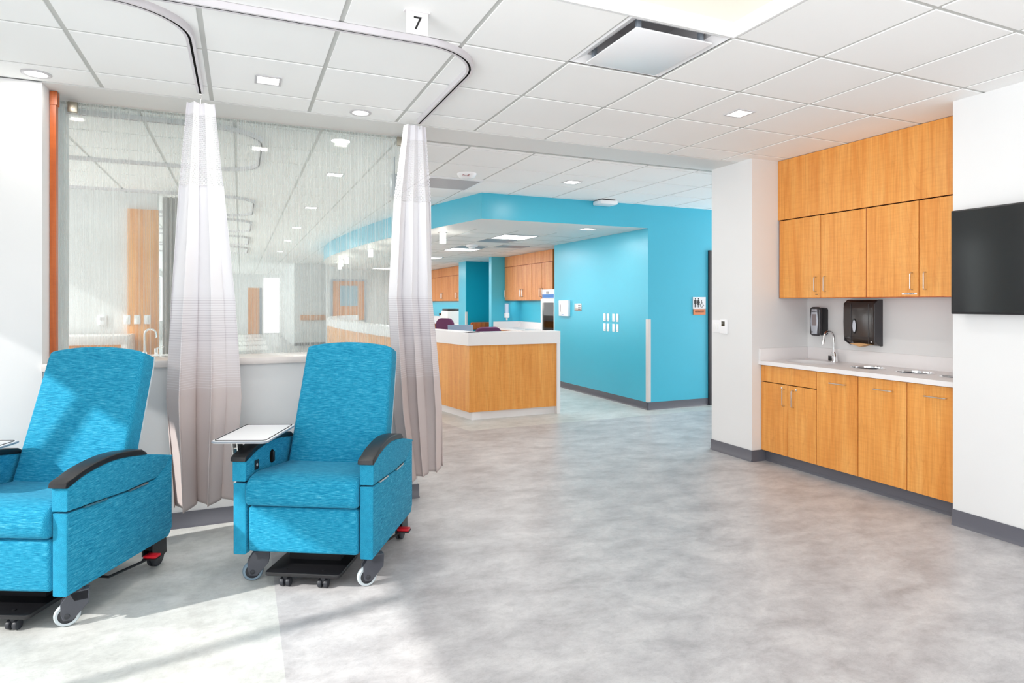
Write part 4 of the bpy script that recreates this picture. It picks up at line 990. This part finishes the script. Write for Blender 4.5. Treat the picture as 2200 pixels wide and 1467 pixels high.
for (z, n) in ((.925, 3), (1.155, 4), (.50, 5)):
    for k in range(n):
        m_ = MB(); m_.box(X0 + .10, X0 + .45, Y0 + .08 + .01 * (k % 2), Y1 - .06 - .02 * (k % 3), z + .058 * k + .002, z + .058 * k + .056, .022, 3)
        tag(m_.build('folded_blanket', 'linen_white'), 'white folded blanket inside the warming cabinet, ' + {.925: 'middle', 1.155: 'top', .5: 'bottom'}[z] + ' shelf, ' + (['lowest', 'second', 'third', 'fourth', 'fifth'][k] if k < n - 1 else 'topmost') + ' of its stack', 'blanket', 'folded blankets in the warming cabinet, ' + {.925: 'middle', 1.155: 'top', .5: 'bottom'}[z] + ' shelf')
m_ = MB(); m_.box(5.14, 5.40, 9.84, 10.40, 1.532, 1.70, .003, 1); m_.mat(1).box(5.138, 5.141, 9.93, 10.39, 1.545, 1.61); m_.mat(2).box(5.137, 5.140, 10.15, 10.17, 1.62, 1.66); m_.mat(2).box(5.137, 5.140, 10.20, 10.22, 1.62, 1.66)
tag(m_.build('supply_carton', ['white_plastic', 'box_blue', 'ink']), 'blue and white cardboard carton lying on the warming cabinet', 'box')
t = thing('sanitizer_dispenser', 'white hand sanitizer pump bottle on the teal wall', 'dispenser', (5.40, 12.75, 1.1))
m_ = MB(); m_.box(-.035, .035, -.09, 0, .12, .34, .015); m_.build('bottle', 'bottle_clear', t)
m_ = MB(); m_.box(-.05, .05, -.11, 0, .02, .13, .02); m_.cyl((0, -.06, -.03), (0, -.06, .03), .02, 12); m_.build('pump', 'white_plastic', t)
m_ = MB(); m_.box(5.16, 5.76, 14.33, 14.42, .80, .98, .03, 3); tag(m_.build('wall_rail', 'wood_post'), 'wooden bumper rail on the deep teal wall', 'handrail')
area('under_cabinet_lamp', (5.60, 17.7, 1.49), .08, 5.2, 7); area('under_cabinet_lamp', (5.60, 11.6, 1.49), .08, 2.2, 2.5); area('warmer_fill', (5.35, 10.09, 1.485), .3, .3, 4, color=(1, .9, .78))  # the last one is a fill added to brighten the warming cabinet inside
# station ceiling fittings
for k, (x, y) in enumerate(((3.85, 8.765), (3.85, 11.2), (3.85, 13.6), (3.85, 16.0), (3.85, 18.4))):  # last two troffers added to brighten the dark end of the station
    t = thing('troffer_light', 'square flat troffer light in the nurse station ceiling, ' + ['nearest of the row', 'second, beside the dome sensor', 'third of the row', 'fourth, added to brighten the far end', 'farthest, added to brighten the far end'][k], 'ceiling light', (x, y, CL), 0, 'troffer lights in the nurse station')
    m_ = MB(); m_.box(-.275, .275, -.275, .275, -.008, .002); m_.build('lens', 'light_strong', t)
    m_ = MB(); m_.box(-.29, .29, -.29, -.275, -.01, .004); m_.box(-.29, .29, .275, .29, -.01, .004); m_.box(-.29, -.275, -.275, .275, -.01, .004); m_.box(.275, .29, -.275, .275, -.01, .004); m_.build('frame', 'grey_metal', t)
    area('troffer_lamp', (x, y, CL - .02), .55, .55, 17)
for k, (x, y) in enumerate(((3.83, 9.42), (3.83, 10.69), (4.48, 10.3))):
    m_ = MB(); m_.box(x - .27, x + .27, y - .20, y + .20, CL - .008, CL, .001, 1)
    tag(m_.build('louvre_panel', 'grey_metal'), 'grey reflective louvre panel in the station ceiling, ' + ['next to the nearest troffer', 'before the middle troffer', 'nearer the wall cabinets'][k], 'ceiling panel')
t = thing('dome_sensor', 'small white dome sensor on the nurse station ceiling', 'sensor', (3.72, 10.3, CL))
m_ = MB(); m_.lathe([(0, -.075), (.045, -.07), (.06, -.05), (.065, -.04), (.10, -.03), (.11, 0)], (0, 0, 0)); m_.build('dome', 'white_plastic', t)
square_light(4.365, 7.42, 'small square downlight in the soffit edge above the desk', z=CL, s=.085, power=5)
for k, (x, y) in enumerate(((2.66, 8.6), (2.36, 10.3), (2.22, 11.7), (2.12, 13.9), (2.16, 15.0), (2.3, 16.2))):
    t = thing('pendant_light', 'small glowing cylinder lamp under the curved soffit, ' + ['nearest, right of the curtain', 'second, behind the glass', 'third, behind the glass', 'fourth, in the far cluster', 'fifth, in the far cluster', 'farthest, added to brighten the far end'][k], 'lamp', (x, y, CL), 0, 'cylinder lamps under the soffit')
    m_ = MB(); m_.cyl((0, 0, -.012), (0, 0, 0), .065, 20); m_.build('canopy', 'steel', t)
    m_ = MB(); m_.cyl((0, 0, -.16), (0, 0, -.012), .045, 20, bev=.005); m_.build('shade', 'light_strong', t)
    pl = bpy.data.lights.new('pendant_lamp', 'POINT'); pl.energy = 2.5; pl.color = (1, .93, .8); pl.shadow_soft_size = .05
    po = bpy.data.objects.new('pendant_lamp', pl); C.objects.link(po); po.location = (x, y, CL - .22)

# ------------------------------------------------------------------ ward behind the glass
b_ = MB(); b_.box(-3.05, -0.93, 8.7, 8.85, 0, CE); struct(b_, 'wall_bay', 'white_wall')
m_ = MB(); m_.box(-1.235, -.915, 8.64, 8.695, 0, 2.58, .002); tag(m_.build('headwall_panel', 'wood'), 'tall wooden headwall panel seen through the striped glass', 'wall panel')
for k, x in enumerate((-1.24, -1.135, -1.03)):
    t = thing('wall_outlet', 'white outlet plate by the tall wood panel behind glass, ' + ['leftmost', 'middle', 'rightmost'][k] + ' of three', 'switch', (x, 8.64, 1.255), 0, 'outlet plates on the headwall')
    m_ = MB(); m_.box(-.034, .034, -.008, 0, -.055, .055, .003); m_.build('plate', 'white_plastic', t)
    m_ = MB(); m_.box(-.015, .015, -.011, -.007, -.035, .035, .001); m_.build('socket', 'shade_cream', t)
m_ = MB(); m_.box(-.045, .045, -.012, 0, -.06, .06, .004); t = thing('wall_box', 'small pale wall box left of the outlet plates behind glass', 'wall box', (-1.50, 8.70, 1.25)); m_.build('body', 'white_plastic', t)
m_ = MB(); m_.box(-.025, .025, -.015, -.011, 0, .035); m_.build('display', 'panel_grey', t)
t = thing('charting_counter', 'white charting counter with wooden front behind the striped glass', 'counter', (-1.55, 8.3, 0))
m_ = MB(); m_.box(-2.3, -1.16, 8.1, 8.62, .99, 1.09, .003); m_.box(-1.22, -1.16, 8.1, 8.62, 0, .99); part(m_, 'top', 'white_solid', t)
m_ = MB(); m_.box(-2.3, -1.22, 8.14, 8.6, .0, .99); part(m_, 'front', 'wood', t)
t = thing('hand_sink_counter', 'white hand sink counter with wooden base, behind the glass', 'counter', (-.78, 7.3, 0))
m_ = MB(); m_.box(-1.12, -.45, 6.95, 7.5, .88, .915, .003); m_.box(-.62, -.45, 7.45, 7.5, .915, .99); part(m_, 'top', 'white_solid', t)
m_ = MB(); m_.box(-1.10, -.47, 6.98, 7.5, .0, .88); part(m_, 'base', 'wood_far', t)
t = thing('faucet', 'chrome gooseneck faucet seen through the striped glass', 'faucet', (-.90, 7.36, .915))
m_ = MB(); m_.tube([(0, 0, 0), (0, 0, .22)] + [(.05 - .05 * math.cos(R(a)), -.0, .22 + .05 * math.sin(R(a))) for a in range(15, 171, 15)] + [(.105, 0, .18)], .010, 10); m_.cyl((0, 0, 0), (0, 0, .04), .022, 14); m_.build('spout', 'chrome', t)
m_ = MB(); m_.cyl((.10, .02, 0), (.10, .02, .07), .018, 14); m_.tube([(.10, .02, .07), (.17, .02, .085)], .006, 8); m_.build('lever', 'chrome', t)
t = thing('privacy_curtain', 'grey gathered curtain in the next bay, seen through the glass', 'curtain', (-.72, 8.35, 0))
m_ = MB(); m_.grid(lambda u, v: (-.84 + .26 * u + .01 * math.sin(31 * u), 8.35 + .05 * math.sin(2 * math.pi * 5 * u), .2 + 2.5 * v), 90, 4); o = part(m_, 'cloth', 'grey_curtain', t, ang=180); o.modifiers.new('thickness', 'SOLIDIFY').thickness = .002
m_ = MB(); m_.tube([(-.84, 8.35, 2.70), (-.58, 8.35, 2.70)], .006, 8); m_.tube([(-.71, 8.35, 2.70), (-.71, 8.35, CE)], .004, 6); part(m_, 'hook', 'steel', t)
r3 = copy_tree(rc); r3.location = (-.35, 19.6, 0); r3.rotation_euler = (0, 0, R(75)); r3['label'] = 'distant pale teal recliner far down the ward, seen through the glass'; del r3['group']
# wall box on the soffit seen at the right of the glass
t = thing('wall_speaker', 'grey box hanging from the ceiling behind the right edge of glass', 'speaker', (1.28, 5.62, 2.42))
m_ = MB(); m_.box(-.03, .06, -.05, .05, 0, .20, .006); m_.build('body', 'grey_metal', t)
m_ = MB(); m_.cyl((0, 0, .2), (0, 0, CE - 2.42), .008, 8); m_.build('stem', 'grey_metal', t)

print('objects', len(bpy.data.objects))
